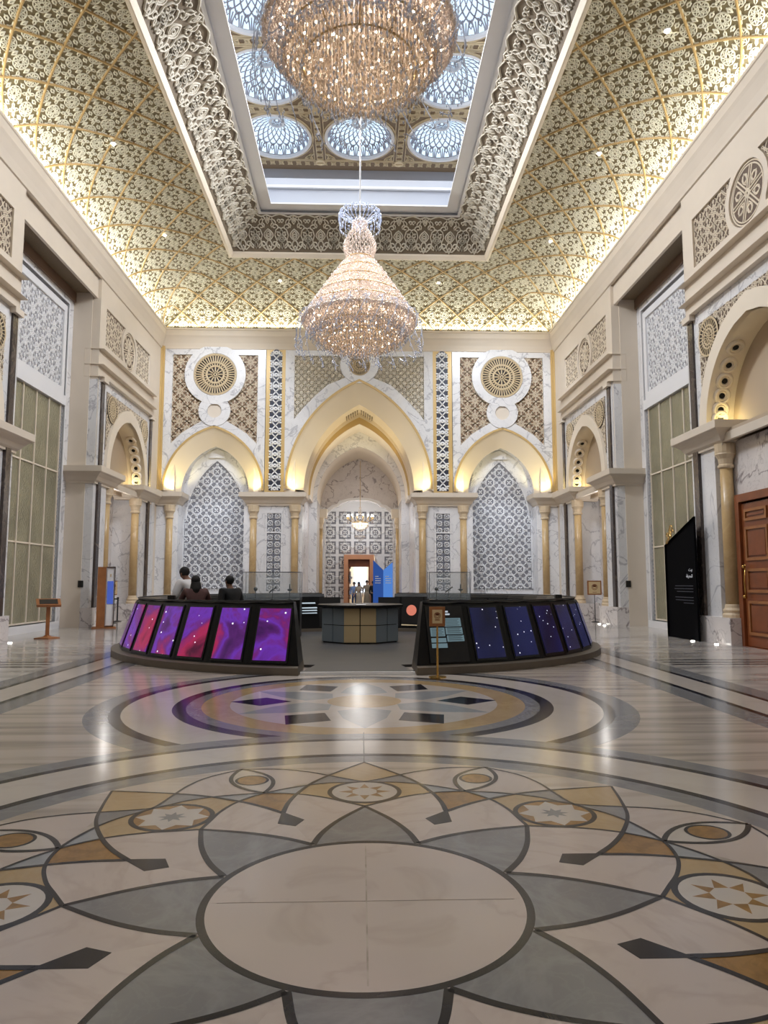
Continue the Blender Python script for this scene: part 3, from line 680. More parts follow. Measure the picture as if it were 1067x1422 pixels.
d.obj('door_frame', M['orange'], door); MB().box(-.7, .7, .2, .35, 2.62, 3.1).obj('transom', M['wood2'], door)
for s in (-1, 1): MB().box(*sorted((s*.62, s*.7)), .3, 1.1, 0, 2.62).obj('door_leaf', M['wood'], door)

# ================================================================== SIDE WALLS  (local: x = out of the wall, y along it)
def TS(u, v, h): return (h, u, v)
wall_left = empty('wall_left', (0, 0, 0), label='left side wall with arched portals and tall glazed bays', cat='wall', kind='structure')
wall_right = empty('wall_right', (0, 0, 0), label='right side wall with arched portals and tall glazed bays', cat='wall', kind='structure')
def portal_proto():
    g = empty('portal', (0, 0, 0)); P = []
    AO = arch(2.6, 5.8, 8.72, 20); AI = arch(2.2, 5.8, 8.22, 20)
    body = [(-3.35, 5.3), (-3.35, 13.0), (3.35, 13.0), (3.35, 5.3), (2.6, 5.3)]+AO[::-1]+[(-2.6, 5.3)]
    med = [tuple(p) for p in circ(0, 11.25, .80, 36)[0]]
    nl = [(-2.78, 10.6), (-.82, 10.6)]+[(.98*math.cos(a), 11.25+.98*math.sin(a)) for a in np.linspace(PI+.55, PI-.75, 8)]+[(-.62, 12.05), (-2.78, 12.05)]
    nr = [(-u, v) for u, v in nl][::-1]
    sl = [(-2.55, 6.6), (-2.55, 8.85), (2.55, 8.85), (2.55, 6.6)]+[(u*1.01, v+.02) for u, v in AO[::-1] if v > 6.6]
    MB().plate([body, med, nl, nr], TS, -.1, 0).obj('upper_wall', M['cream'], g)
    for poly in (nl, nr): lattice(g, poly, TS, pat_arab, .74, .030, .012, -.07, M['latbr'], M['brbg'], 'frieze_panel')
    m = MB().plate([med], TS, -.1, -.06).obj('medallion', M['brbg'], g)
    L = [circ(0, 0, q, 36) for q in (.95, .86)]+[circ(0, 0, .14, 8)]
    for k in range(3):
        a = PI/3*k+.2
        for d in (-.06, .06): 
            c, s_ = math.cos(a), math.sin(a); L.append((np.array([(-.86*c-d*s_, -.86*s_+d*c), (.86*c-d*s_, .86*s_+d*c)]), False))
    L += [petal(0, 0, PI/3*k+.2+PI/6, .3, .72, .13, 4) for k in range(6)]+[circ(.55*math.cos(PI/3*k+.72), .55*math.sin(PI/3*k+.72), .14, 8) for k in range(6)]
    V, F = ribbon(L, .05, .02); V = V*.80
    V2, F2 = tile((V, F), [(0, 11.25)], lambda u, v, q: TS(u, v, q-.06)); fastobj('tracery', V2, F2, M['latbr'], m)
    # marble face round the arch, spandrels with rosettes
    mar = [(-3.33, 5.3), (-3.33, 9.25), (3.33, 9.25), (3.33, 5.3), (2.6, 5.3)]+AO[::-1]+[(-2.6, 5.3)]
    MB().plate([mar], TS, 0, .03).obj('marble_face', M['white'], g)
    lattice(g, sl, TS, pat_arab, .62, .028, .010, .05, M['latbr'], M['brbg'], 'spandrel')
    for q in (-1, 1): rosette(g, TS, q*1.98, 8.27, .54, .09, n=26, d=.015)
    MB().plate([[(u, v) for u, v in AO]+AI[::-1]], TS, -.02, .14).obj('archivolt', M['cream2'], g)
    MB().loft([TS(u, v, .14) for u, v in AI], [TS(u, v, -.62) for u, v in AI]).obj('intrados', M['cream2'], g, True)
    for q in (-1, 1):     # bull's-eye roundels along the inside of the arch
        for k in range(6):
            i = 2+int(k*2.9); u, v = AI[i]; u2, v2 = AI[i+1]
            tx, tz = u2-u, v2-v; n_ = math.hypot(tx, tz); tx /= n_; tz /= n_; nx, nz = tz, -tx   # inward normal
            if q > 0: u, tx, nx = -u, -tx, -nx
            def TBu(x, y, z, u=u, v=v, tx=tx, tz=tz, nx=nx, nz=nz): return (-.24+x, u+y*tx+z*nx, v+y*tz+z*nz)
            e = MB().lathe([(.235, -.03), (.235, .035), (.20, .07), (.165, .07), (.145, .035), (.125, .035), (.11, .06), (.085, .03), (.08, -.02)], (0, 0, 0), 18, TBu).obj('roundel', M['cream2'], g)
            MB().lathe([(.075, .0), (.075, .034)], (0, 0, 0), 12, TBu).obj('roundel_eye', M['black'], e)
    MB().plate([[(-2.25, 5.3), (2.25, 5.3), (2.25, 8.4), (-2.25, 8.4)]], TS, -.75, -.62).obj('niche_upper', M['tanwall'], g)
    # dark marble strips, each in two lengths
    for q in (-1, 1):
        for za, zb in ((5.88, 9.05), (.7, 5.3)):
            MB().box(-.02, .09, *sorted((q*2.88, q*3.16)), za, zb).obj('dark_strip', M['strip'], g)
        MB().box(-.05, .2, *sorted((q*2.78, q*3.26)), 9.05, 9.22).obj('strip_cap', M['cream'], g)
    Tl = lambda x, y, z: (y, x, z)
    # upper ledge: two-stepped entablature
    MB().sweep([(-3.25, -.5), (-3.25, .0), (3.25, .0), (3.25, -.5)][::-1], [(-.2, 9.65), (.1, 9.65), (.35, 9.70), (.35, 10.12), (.39, 10.15), (.39, 10.25), (-.2, 10.25)], lambda x, y, z: (y, x, z)).obj('upper_ledge', M['cream'], g)
    MB().sweep([(-3.25, -.5), (-3.25, .0), (3.25, .0), (3.25, -.5)][::-1], [(-.2, 9.2), (.12, 9.2), (.16, 9.32), (.16, 9.42), (.24, 9.5), (.26, 9.66), (-.2, 9.66)], lambda x, y, z: (y, x, z)).obj('ledge_moulding', M['cream2'], g)
    for q in (-1, 1):
        path = [(q*1.62, -1.0), (q*1.62, .02), (q*3.42, .02), (q*3.42, -1.0)]
        if q > 0: path = path
        else: path = path[::-1]
        MB().sweep(path, [( o, z) for o, z in ledge_prof(5.8, .4, .6)], lambda x, y, z: (y, x, z)).obj('ledge', M['cream'], g)
        MB().box(-1.25, .0, *sorted((q*2.12, q*3.36)), .0, 5.3).obj('pier', M['white'], g)
        MB().box(-1.25, .14, *sorted((q*1.45, q*3.42)), 0, .70).obj('pier_plinth', M['white2'], g)
        MB().box(-1.0, .0, *sorted((q*3.34, q*3.40)), 5.2, 13.0).obj('side_face', M['cream'], g)
        MB().box(-.42, .0, *sorted((q*3.36, q*3.415)), .7, 9.1).obj('side_marble', M['white'], g)
        MB().box(-1.02, -.86, *sorted((q*3.3, q*3.43)), 0.1, 12.2).obj('brown_edge', M['brown'], g)
        c = column_parts(g, -.12, q*1.78, .7, 5.25, .17)
        MB().lathe([(.05, .005), (.05, .02)], (.3, q*1.9, 0), 10).obj('floor_uplight', M['uplight'], g)
        MB().lathe([(.05, .005), (.05, .02)], (.45, q*2.9, 0), 10).obj('floor_uplight', M['uplight'], g)
    MB().box(-1.35, -1.2, -2.2, 2.2, 0, 5.5).obj('niche_back', M['white2'], g)
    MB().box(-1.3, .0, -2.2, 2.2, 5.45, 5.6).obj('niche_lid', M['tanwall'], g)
    MB().box(-.06, .05, -2.2, 2.2, 5.28, 5.5).obj('lintel', M['cream'], g)
    return g
def window_proto():
    g = empty('glazed_bay', (0, 0, 0))
    MB().plate([[(-3.0, 0), (3.0, 0), (3.0, 12.2), (-3.0, 12.2)], [(-2.5, .25), (-2.5, 11.75), (2.5, 11.75), (2.5, .25)]], TS, -1.12, -.98).obj('marble_frame', M['white'], g)
    MB().plate([[(-2.57, .18), (2.57, .18), (2.57, 11.82), (-2.57, 11.82)], [(-2.5, .25), (-2.5, 11.75), (2.5, 11.75), (2.5, .25)]], TS, -1.0, -.94).obj('inner_moulding', M['latw'], g)
    MB().box(-1.2, -1.1, -2.7, 2.7, 0, 12).obj('shadow_gap', M['dark'], g)
    for q in (-1, 1):   # beaded edge
        b = MB()
        for z in np.arange(.4, 11.7, .14): b.box(-1.08, -1.02, q*2.44-.03, q*2.44+.03, z, z+.08)
        b.obj('bead_strip', M['dotbead'], g, kind='stuff')
    fr = [(-2.35, 8.3), (2.35, 8.3), (2.35, 11.6), (-2.35, 11.6)]; inn = [(-2.12, 8.55), (2.12, 8.55), (2.12, 11.35), (-2.12, 11.35)]
    MB().plate([fr, inn[::-1]], TS, -1.1, -.94).obj('panel_frame', M['latw'], g)
    lattice(g, inn, TS, pat_arab, .80, .05, .02, -1.02, M['latw'], M['palebg'], 'upper_screen', stag=True)
    MB().box(-1.1, -.92, -2.5, 2.5, 7.95, 8.3).obj('transom', M['latw'], g)
    n = 5; w = 4.6/n
    for j, (z0_, z1_) in enumerate(((.3, 2.87), (2.87, 5.5), (5.5, 7.95))):
        for i in range(n):
            MB().box(-1.08, -1.04, -2.3+i*w+.02, -2.3+(i+1)*w-.02, z0_+.02, z1_-.02).obj('pane', M['mirror'], g)
    b = MB()
    for i in range(n+1): MB().box(-1.08, -1.0, -2.3+i*w-.025, -2.3+i*w+.025, .3, 7.95).obj('mullion', M['gold'] if 0 else M['cream2'], g)
    for z in (.3, 2.87, 5.5): MB().box(-1.08, -1.0, -2.33, 2.33, z-.025, z+.025).obj('glazing_bar', M['cream2'], g)
    MB().box(-1.1, -.85, -2.6, 2.6, 0, .25).obj('sill', M['latw'], g)
    # header with grille soffit
    MB().box(-1.1, -.12, -3.05, 3.05, 12.42, 13.0).obj('header', M['cream'], g)
    MB().box(-.22, -.12, -3.05, 3.05, 12.2, 12.44).obj('header_lip', M['cream'], g)
    MB().box(-1.0, -.25, -2.9, 2.9, 12.36, 12.42).obj('soffit_grille', M['grille'], g)
    MB().box(-1.04, -.9, -3.0, 3.0, 12.0, 12.36).obj('brown_edge', M['brown'], g)
    for q in (-1, 1):
        MB().box(-1.0, -.3, *sorted((q*2.96, q*3.0)), .0, 12.4).obj('side_jamb', M['cream'], g)
    return g
def place(proto, wall, yc, side, first=False):
    c = proto if first else copy_tree(proto)
    c.parent = wall; c.location = (XC+side*WX, yc, 0); c.rotation_euler = (0, 0, 0 if side < 0 else PI)
    return c
pp, wp_ = portal_proto(), window_proto()
first = True
for side, wall in ((-1, wall_left), (1, wall_right)):
    for yc in (29.1, 16.3, 3.5): place(pp, wall, yc, side, first); first = False
first = True
for side, wall in ((-1, wall_left), (1, wall_right)):
    for yc in (22.7, 9.9): place(wp_, wall, yc, side, first); first = False
for side, wall in ((-1, wall_left), (1, wall_right)):
    x0, x1 = sorted((XC+side*(WX+1.3), XC+side*(WX+1.6)))
    MB().box(x0, x1, YF, YB+.3, 0, 14.2).obj('wall_core', M['cream'], wall)
    x0, x1 = sorted((XC+side*WX, XC+side*(WX+1.4)))
    MB().box(x0, x1, YF, .1, 0, 13.3).obj('wall_core', M['cream'], wall)
    MB().box(x0, x1, 32.5, YB+.2, 0, 13.2).obj('wall_end', M['cream'], wall)
    MB().box(x0, x1, YF, YB+.3, 13.0, 14.2).obj('wall_head', M['cream'], wall)
    x0, x1 = sorted((XC+side*(WX-.08), XC+side*(WX+.1)))
    MB().box(x0, x1, 33.5, 33.66, 5.9, 13.1).obj('gold_trim', M['gold'], wall)
    Tq = (lambda x, y, z, side=side: (XC+side*(WX-y), x, z))
    MB().sweep([(32.3, .0), (YB, .0)] if 1 else 0, [(o, z) for o, z in ledge_prof(5.88, .38, .62)], Tq).obj('ledge', M['cream'], wall)
    MB().box(*sorted((XC+side*WX, XC+side*(WX-.1))), 32.55, 32.95, .7, 5.3).obj('marble_strip', M['white'], wall)
    MB().box(*sorted((XC+side*(WX+.02), XC+side*(WX-.14))), 32.4, YB-.3, 0, .7).obj('corner_plinth', M['white2'], wall)
wall_front = MB().box(XC-11, XC+11, YF-.3, YF, 0, 14.2).obj('wall_front', M['cream'])
tag(wall_front, 'plain cream wall behind the camera', 'wall', kind='structure')

# door of the near right portal
dr = empty('door_2', (XC+WX-.25+.55, 16.3, 0), PI, label='carved dark wooden double door in the near right portal', cat='door', kind='structure')
def leaf(y0, y1, name='door_leaf'):
    o = MB().box(0, .09, y0, y1, .02, 3.6).obj(name, M['wood2'], dr)
    n = 2; wd = (y1-y0)
    for (a, b) in ((.3, 1.15), (1.35, 1.95), (2.15, 3.0), (3.15, 3.45)):
        MB().plate([[(y0+.15, a), (y1-.15, a), (y1-.15, b), (y0+.15, b)], [(y0+.22, a+.07), (y0+.22, b-.07), (y1-.22, b-.07), (y1-.22, a+.07)]], TS, .09, .13).obj('door_moulding', M['wood'], o)
        MB().box(.09, .115, y0+.27, y1-.27, a+.12, b-.12).obj('door_panel', M['wood2'], o)
    return o
l1 = leaf(-1.3, -.01); l2 = leaf(.01, 1.3)
for lf, q in ((l1, -1), (l2, 1)):
    for z in (1.25, 2.0): MB().sphere((.2, q*1.15, z), .045).obj('brass_knob', M['brass'], lf, True)
    MB().tube([(.16, q*1.15, 1.2), (.19, q*1.15, 1.6), (.16, q*1.15, 2.05)], .02).obj('door_handle', M['brass'], lf, True)
MB().plate([[(-1.5, 0), (1.5, 0), (1.5, 3.85), (-1.5, 3.85)], [(-1.32, 0.01), (-1.32, 3.65), (1.32, 3.65), (1.32, 0.01)]], TS, -.05, .16).obj('door_frame', M['wood2'], dr)
MB().box(-.6, .0, -2.1, 2.1, 3.86, 5.3).obj('overdoor_marble', M['white2'], dr)
for q in (-1, 1): MB().box(-.6, .0, *sorted((q*1.52, q*2.1)), 0, 3.86).obj('door_side_marble', M['white2'], dr)

# ================================================================== CORNICE + CEILING
cor = MB()
prof = [(-.02, 12.95), (.05, 12.98), (.07, 13.08), (.11, 13.25), (.19, 13.5), (.23, 13.6), (.24, 13.85), (.27, 13.87), (.27, 13.95), (.2, 13.95), (.19, 13.88), (-.1, 13.88)]
path = [(XC-WX, YF), (XC-WX, YB), (XC+WX, YB), (XC+WX, YF)]
prof2 = [(-o, z) for o, z in prof]
cornice = MB().sweep(path, [(o if 0 else -a, z) for (a, z), o in zip(prof, [0]*len(prof))]).obj('trim_1', M['cream'])
tag(cornice, 'cream cornice running round the top of the walls', 'cornice', kind='structure')
ceiling = empty('ceiling', (0, 0, 0), label='coved ivory and gold ceiling with a long coffered skylight', cat='ceiling', kind='structure')
CR, CH = 3.98, 2.05      # cove run and rise
HLX, YL = 9.58, YB-.12   # lip
th_ = np.linspace(0, PI/2, 201); xs_ = CR*(1-np.cos(th_)); zs_ = CH*np.sin(th_)
arc_ = np.concatenate([[0], np.cumsum(np.hypot(np.diff(xs_), np.diff(zs_)))]); ARC = arc_[-1]
def cove_pt(t):          # t along the arc (m) -> inset, z, normal (nx, nz)
    a = np.interp(t, arc_, th_); i = CR*(1-np.cos(a)); z = LIPZ+CH*np.sin(a)
    tx, tz = CR*np.sin(a), CH*np.cos(a); n = np.hypot(tx, tz)+1e-9
    return i, z, tz/n, -tx/n            # normal towards the room
def cove_map(side):
    def f(u, v, q):
        i, z, ni, nz = cove_pt(v); ins = i+q*ni; zz = z+q*nz
        if side == 'back': return (XC+u, YL-ins, zz)
        s = -1 if side == 'left' else 1
        return (XC+s*(HLX-ins), u, zz)
    return f
def cove_clip(side):
    def f(u, v):
        i = cove_pt(v)[0]
        if side == 'back': return np.abs(u) <= HLX-i
        return u <= YL-i
    return f
tt = np.linspace(0, ARC, 25)
YO0 = -4.2
for side in ('back', 'left', 'right'):
    mp = cove_map(side); vs = []; n = len(tt)
    for t in tt:
        i = float(cove_pt(t)[0])
        for u in ((-(HLX-i), HLX-i) if side == 'back' else (YF, YL-i)): vs.append([float(x) for x in mp(np.array(u), np.array(t), np.array(0.0))])
    fs = [[2*k, 2*k+1, 2*k+3, 2*k+2] for k in range(n-1)]
    cove = mobj('cove', vs, fs, M['covebg'], ceiling, True)
    NC = 30; cell = HLX*2/NC; nrow = 8; rh = ARC/nrow
    V, F = ribbon(pat_flower(cell*1.0), .026, .03); V[:, 1] *= rh/cell
    if side == 'back': offs = [(-HLX+cell*(k+.5), rh*(j+.5)) for k in range(NC) for j in range(nrow)]
    else: offs = [(YL-cell*(k+.5), rh*(j+.5)) for k in range(46) for j in range(nrow)]
    V2, F2 = tile((V, F), offs, mp, cove_clip(side)); fastobj('relief', V2, F2, M['coverel'], cove, kind='stuff')
    # gilded diagonal net, gently waved
    L = []; p = cell; w = 2*cell
    seg = 16; t = np.linspace(0, nrow, nrow*4+1)
    for k in range(-12, (NC if side == 'back' else 56)+12, 3):
        for s in (1, -1):
            uu = (k+s*t)*cell+.05*np.sin(t*2*PI)*s; vv = t*rh+.05*np.sin(t*2*PI)
            u0 = (-HLX+uu) if side == 'back' else (YL-uu)
            L.append((np.stack([u0, vv], 1), False))
    V, F = ribbon(L, .06, .06)
    V2, F2 = tile((V, F), [(0, 0)], mp, cove_clip(side)); fastobj('gilded_rib', V2, F2, M['coverib'], cove, kind='stuff')
# opening: moulding, frieze, box
def rect_path(hw, yb, y0=YO0): return [(XC-hw, y0), (XC-hw, yb), (XC+hw, yb), (XC+hw, y0)]
OW, OY, OZ = HLX-CR, YL-CR, LIPZ+CH
MB().sweep(rect_path(OW, OY), [(.12, OZ+.02), (.12, OZ-.12), (.02, OZ-.16), (-.02, OZ-.16), (-.1, OZ-.02), (-.1, OZ+.1), (.0, OZ+.12)]).obj('opening_moulding', M['cream2'], ceiling)
IW, IY, IZ = 4.2, OY-1.43, OZ+1.12
FA = math.hypot(OW-IW, IZ-OZ)
def fr_ins(v): return .1+(OW-IW-.1)*v/FA-.16*np.sin(PI*v/FA)*(IZ-OZ)/FA
def fr_map(side):
    def f(u, v, q):
        nx, nz = (IZ-OZ)/FA, -(OW-IW)/FA; ins = fr_ins(v)+q*nx; z = OZ+.06+(IZ-OZ-.06)*v/FA-(.16*np.sin(PI*v/FA)-q)*nz
        if side == 'back': return (XC+u, OY-ins, z)
        s = -1 if side == 'left' else 1
        return (XC+s*(OW-ins), u, z)
    return f
def spiral(cx, cy, r, a0, turns, n=11):
    t = np.linspace(0, 1, n); a = a0+turns*2*PI*t; rr = r*(1-.8*t); return (np.stack([cx+rr*np.cos(a), cy+rr*np.sin(a)], 1), False)
PAT = [petal(0, .42, -PI/2, -.05, .42, .12, 5), petal(0, .42, PI/2, -.02, .46, .2, 6), petal(0, .46, PI/2, 0, .34, .12, 5), circ(0, .62, .06, 6), petal(0, 0.02, PI/2, .0, .2, .06, 4), petal(0, 1.1, PI/2, .0, .34, .08, 4), petal(0, 1.2, PI/2, .0, .16, .03, 4)]
for s in (-1, 1):
    m_ = PI if s < 0 else 0
    PAT += [(np.stack([s*np.array([0, .12, .26, .31, .24, .3, .42, .5]), np.array([.10, .06, .2, .42, .62, .85, .95, .9])], 1), False),
            spiral(s*.22, .26, .12, m_+s*.4, s*1.1), spiral(s*.26, .98, .13, m_-s*.6, s*1.1), spiral(s*.38, .66, .10, m_+s*2.2, -s*1.1), spiral(s*.16, 1.34, .10, m_+s*1.0, s*1.0), spiral(s*.42, 1.25, .09, m_-s*1.5, s*1.0),
            petal(s*.3, .45, PI/2-s*1.1, .02, .2, .05, 4), petal(s*.3, 1.05, PI/2+s*.4, .02, .3, .07, 4), petal(s*.14, .95, PI/2-s*.3, .0, .22, .05, 4), petal(s*.4, .12, PI/2+s*.5, .0, .2, .05, 4),
            circ(s*.5, .5, .13, 8), circ(s*.5, .5, .06, 6), petal(s*.5, .5, -PI/2, .14, .40, .06, 4), petal(s*.5, .5, PI/2, .14, .36, .07, 4),
            (np.stack([s*np.array([0, .2, .36, .5]), np.array([1.5, 1.42, 1.5, 1.54])], 1), False)]
for side in ('back', 'left', 'right'):
    mp = fr_map(side); vs = []; kk = np.linspace(0, FA, 7)
    for t in kk:
        i = float(fr_ins(t))
        for u in ((-(OW-i), OW-i) if side == 'back' else (YO0, OY-i)): vs.append([float(x) for x in mp(np.array(u), np.array(t), np.array(0.0))])
    frz = mobj('frieze', vs, [[2*k, 2*k+1, 2*k+3, 2*k+2] for k in range(6)], M['frbg'], ceiling, True)
    per = OW*2/10; V, F = ribbon(PAT, .042, .06); V[:, 0] *= per; V[:, 1] *= FA/1.6
    offs = [(-OW+per*(k+.5), .04) for k in range(10)] if side == 'back' else [(OY-per*(k+.5), .04) for k in range(30)]
    cl = (lambda u, v: np.abs(u) <= OW-fr_ins(v)) if side == 'back' else (lambda u, v: (u <= OY-fr_ins(v)) & (u > YO0))
    V2, F2 = tile((V, F), offs, mp, cl); fastobj('scrollwork', V2, F2, M['frrel'], frz, kind='stuff')
DZ = 18.9
MB().sweep(rect_path(IW, IY), [(-.08, IZ-.02), (.12, IZ-.02), (.12, IZ+.16), (-.55, IZ+.16), (-.55, IZ+.1), (-.08, IZ+.1)][::-1]).obj('inner_moulding', M['latw'], ceiling)
BW, BY = 4.75, 28.05
bx = MB().sweep(rect_path(BW, BY), [(0, IZ+.1), (0, DZ), (.2, DZ), (.2, IZ+.1)]).obj('skylight_box', M['boxgrey'], ceiling)
MB().sweep(rect_path(BW-.02, BY-.02), [(-.0, IZ+1.0), (-.12, IZ+1.0), (-.12, IZ+1.1), (-.0, IZ+1.12)]).obj('box_moulding', M['latw'], ceiling)
MB().box(XC-4.7, XC+4.7, 27.9, 27.93, IZ+.17, IZ+.18).obj('led_strip', M['led'], ceiling)
# closing the room above the cove (back of the shell)
for a in ((XC-12, XC-OW-.2, YF-.3, YB+2, 16.3, 16.5), (XC+OW+.2, XC+12, YF-.3, YB+2, 16.3, 16.5), (XC-OW-.3, XC+OW+.3, OY+.2, YB+2, 16.3, 16.5), (XC-OW-.3, XC+OW+.3, YF-.3, YO0, 15.9, 16.1)):
    MB().box(*a).obj('ceiling_slab', M['cream'], ceiling)
MB().box(XC-OW, XC+OW, YO0-.2, YO0, 15.8, 20.5).obj('ceiling_end', M['cream'], ceiling)
# coffered dome plane
DX = [XC-3.24, XC, XC+3.24]; DY = [25.9-3.24*k for k in range(9)]
for iy, y in enumerate(DY):
    y0, y1 = y-1.62, y+1.62 if iy else BY
    lo = [(XC-BW, y0), (XC+BW, y0), (XC+BW, y1), (XC-BW, y1)]
    MB().plate([lo]+[[tuple(p) for p in circ(x, y, 1.33, 40)[0]][::-1] for x in DX], lambda u, v, h: (u, v, DZ-h), -.12, 0).obj('coffer_panel', M['coffer'], ceiling)
    L = []
    for x in DX:
        L += [circ(x, y, q, 36) for q in (1.36, 1.43)]
        L.append((np.array([(x-1.5, y-1.5), (x+1.5, y-1.5), (x+1.5, y+1.5), (x-1.5, y+1.5)]), True))
        L.append((np.array([(x-1.39, y-1.42), (x+1.39, y-1.42), (x+1.39, y+1.42), (x-1.39, y+1.42)]), True))
        for sx in (-1, 1):
            for sy in (-1, 1):
                cx_, cy_ = x+sx*1.18, y+sy*1.2
                L += [petal(cx_, cy_, math.atan2(sy, sx)+d, -.05, .2 if d == 0 else .26, .06, 4) for d in (0, PI/2, -PI/2)]; L.append(circ(cx_, cy_, .05, 6))
        for k in range(9):
            u = x-1.44+.36*k
            L += [petal(u, y-1.62, PI/4, -.13, .13, .06, 4), petal(u, y-1.62, -PI/4, -.13, .13, .06, 4)]
            L += [petal(x-1.62, y-1.44+.36*k, PI/4, -.13, .13, .06, 4), petal(x-1.62, y-1.44+.36*k, -PI/4, -.13, .13, .06, 4)]
            if x == DX[2]: L += [petal(x+1.57, y-1.44+.36*k, PI/4, -.11, .11, .05, 4), petal(x+1.57, y-1.44+.36*k, -PI/4, -.11, .11, .05, 4)]
            if iy == 0: L += [petal(u, y+1.68, PI/4, -.13, .13, .06, 4), petal(u, y+1.68, -PI/4, -.13, .13, .06, 4)]
    V, F = ribbon(L, .04, .04); V2, F2 = tile((V, F), [(0, 0)], lambda u, v, q: (u, v, DZ-q)); fastobj('coffer_relief', V2, F2, M['cofrel'], ceiling, kind='stuff')
    for x in [XC-4.7, XC-1.62, XC+1.62, XC+4.7]:
        pts = MB()
        for k in range(5): a = PI*(.15+.7*k/4); pts.tube([(x, y+1.62, DZ-.06), (x+.16*math.cos(a), y+1.5+.16*math.sin(a), DZ-.09)], .022, 5)
        pts.lathe([(.19, -.05), (.19, 0)], (x, y+1.6, DZ), 16).obj('shell_boss', M['cofrel'], ceiling)
def dome_proto():
    d = empty('skylight_dome', (0, 0, 0))
    R, H, r0 = 1.31, .72, .3
    def pt(u, v, q):   # u angle, v 0 rim -> 1 oculus
        a = v*PI/2*.86; r = R*np.cos(a)-q; z = H*np.sin(a)/math.sin(PI/2*.86)
        return (r*np.cos(u), r*np.sin(u), z)
    prof = [(R*math.cos(a)+.05, H*math.sin(a)/math.sin(PI/2*.86)+.03) for a in np.linspace(0, PI/2, 9)]
    prof[-1] = (.01, prof[-1][1])
    MB().lathe(prof, (0, 0, 0), 32, cap=False).obj("glazing", M['pane'], d, True)
    MB().lathe([(1.36, -.05), (1.27, -.06), (1.26, .05), (1.36, .05)], (0, 0, 0), 40).obj('rim', M['latw'], d) if 0 else None
    b = MB(); pr = [(1.37, -.02), (1.37, -.06), (1.27, -.06), (1.25, .04), (1.3, .06)]
    n = 40; vs = [(r*math.cos(2*PI*i/n), r*math.sin(2*PI*i/n), z) for r, z in pr for i in range(n)]; fs = [[j*n+i, j*n+(i+1) % n, (j+1)*n+(i+1) % n, (j+1)*n+i] for j in range(len(pr)-1) for i in range(n)]
    mobj('rim', vs, fs, M['latw'], d)
    pr = [(.32, H-.10), (.30, H-.16), (.23, H-.16), (.22, H-.02), (.26, H)]
    vs = [(r*math.cos(2*PI*i/n), r*math.sin(2*PI*i/n), z) for r, z in pr for i in range(n)]
    oc = mobj('oculus_ring', vs, fs, M['latw'], d)
    L = []; N = 24
    for k in range(N):
        u0 = 2*PI*k/N; du = 2*PI/N
        # tall petals near the rim, diamond net above
        t = np.linspace(0, 1, 5)
        for s in (1, -1): L.append((np.stack([u0+s*du*.42*np.sin(PI*t*.5+.9)**1.0*(1-.55*t), .02+.42*t], 1), False))
        L.append((np.array([(u0+du*.5, 0), (u0+du*.5, .2), (u0+du*.5, .38)]), False))
        for s in (1, -1): L.append((np.stack([u0+s*du*2.5*np.linspace(0, 1, 9), np.linspace(.36, 1.0, 9)], 1), False))
        L.append((np.array([(u0, .24), (u0+du*.2, .32), (u0, .42), (u0-du*.2, .32)]), True))
    P = []
    vs, fs = [], []
    V, F = ribbon([(p*[1, 1], c) for p, c in L], .034, .03)
    # ribbons were built in (angle, v): widen where needed by working in metres
    Lm = [(p*np.array([1.0, 1.15]), c) for p, c in L]; V, F = ribbon(Lm, .036, .035); V[:, 1] /= 1.15
    V2, F2 = tile((V, F), [(0, 0)], pt); fastobj('tracery', V2, F2, M['domel'], d, kind='stuff')
    L = [circ(0, 0, .12, 12)]+[petal(0, 0, PI/4*k, .06, .22, .05, 4) for k in range(8)]
    V, F = ribbon(L, .02, .02); V2, F2 = tile((V, F), [(0, 0)], lambda u, v, q: (u, v, H-.04-q)); fastobj('oculus_tracery', V2, F2, M['domel'], d)
    return d
dm = dome_proto(); f_ = True
for y in DY:
    for x in DX:
        c = dm if f_ else copy_tree(dm); f_ = False
        c.parent = ceiling; c.location = (x, y, DZ)
MB().box(XC-4.85, XC+4.85, YO0, BY+.2, 19.95, 20.1).obj('ceiling_roof', M['cream'], ceiling)
# small round downlights in the cove
def cove_at(side, u, v):
    return Vector([float(q) for q in cove_map(side)(np.array(u), np.array(v), np.array(.05))])
for side, u, v in (('left', 21.3, 2.6), ('left', 27.2, 2.6), ('right', 21.3, 2.6), ('right', 27.2, 2.6), ('right', 16.2, 2.6), ('left', 15.4, 2.6), ('back', -3.7, 2.9), ('back', 3.7, 2.9), ('left', 9.5, 2.6), ('right', 10.5, 2.6)):
    p = cove_at(side, u, v); t = MB().lathe([(.09, -.03), (.09, .01), (.065, .012)], tuple(p), 12).obj('downlight', M['latw'], ceiling)
    MB().sphere((p.x, p.y, p.z-.035), .055, 8, 5).obj('lamp_lens', M['lamp'], t)

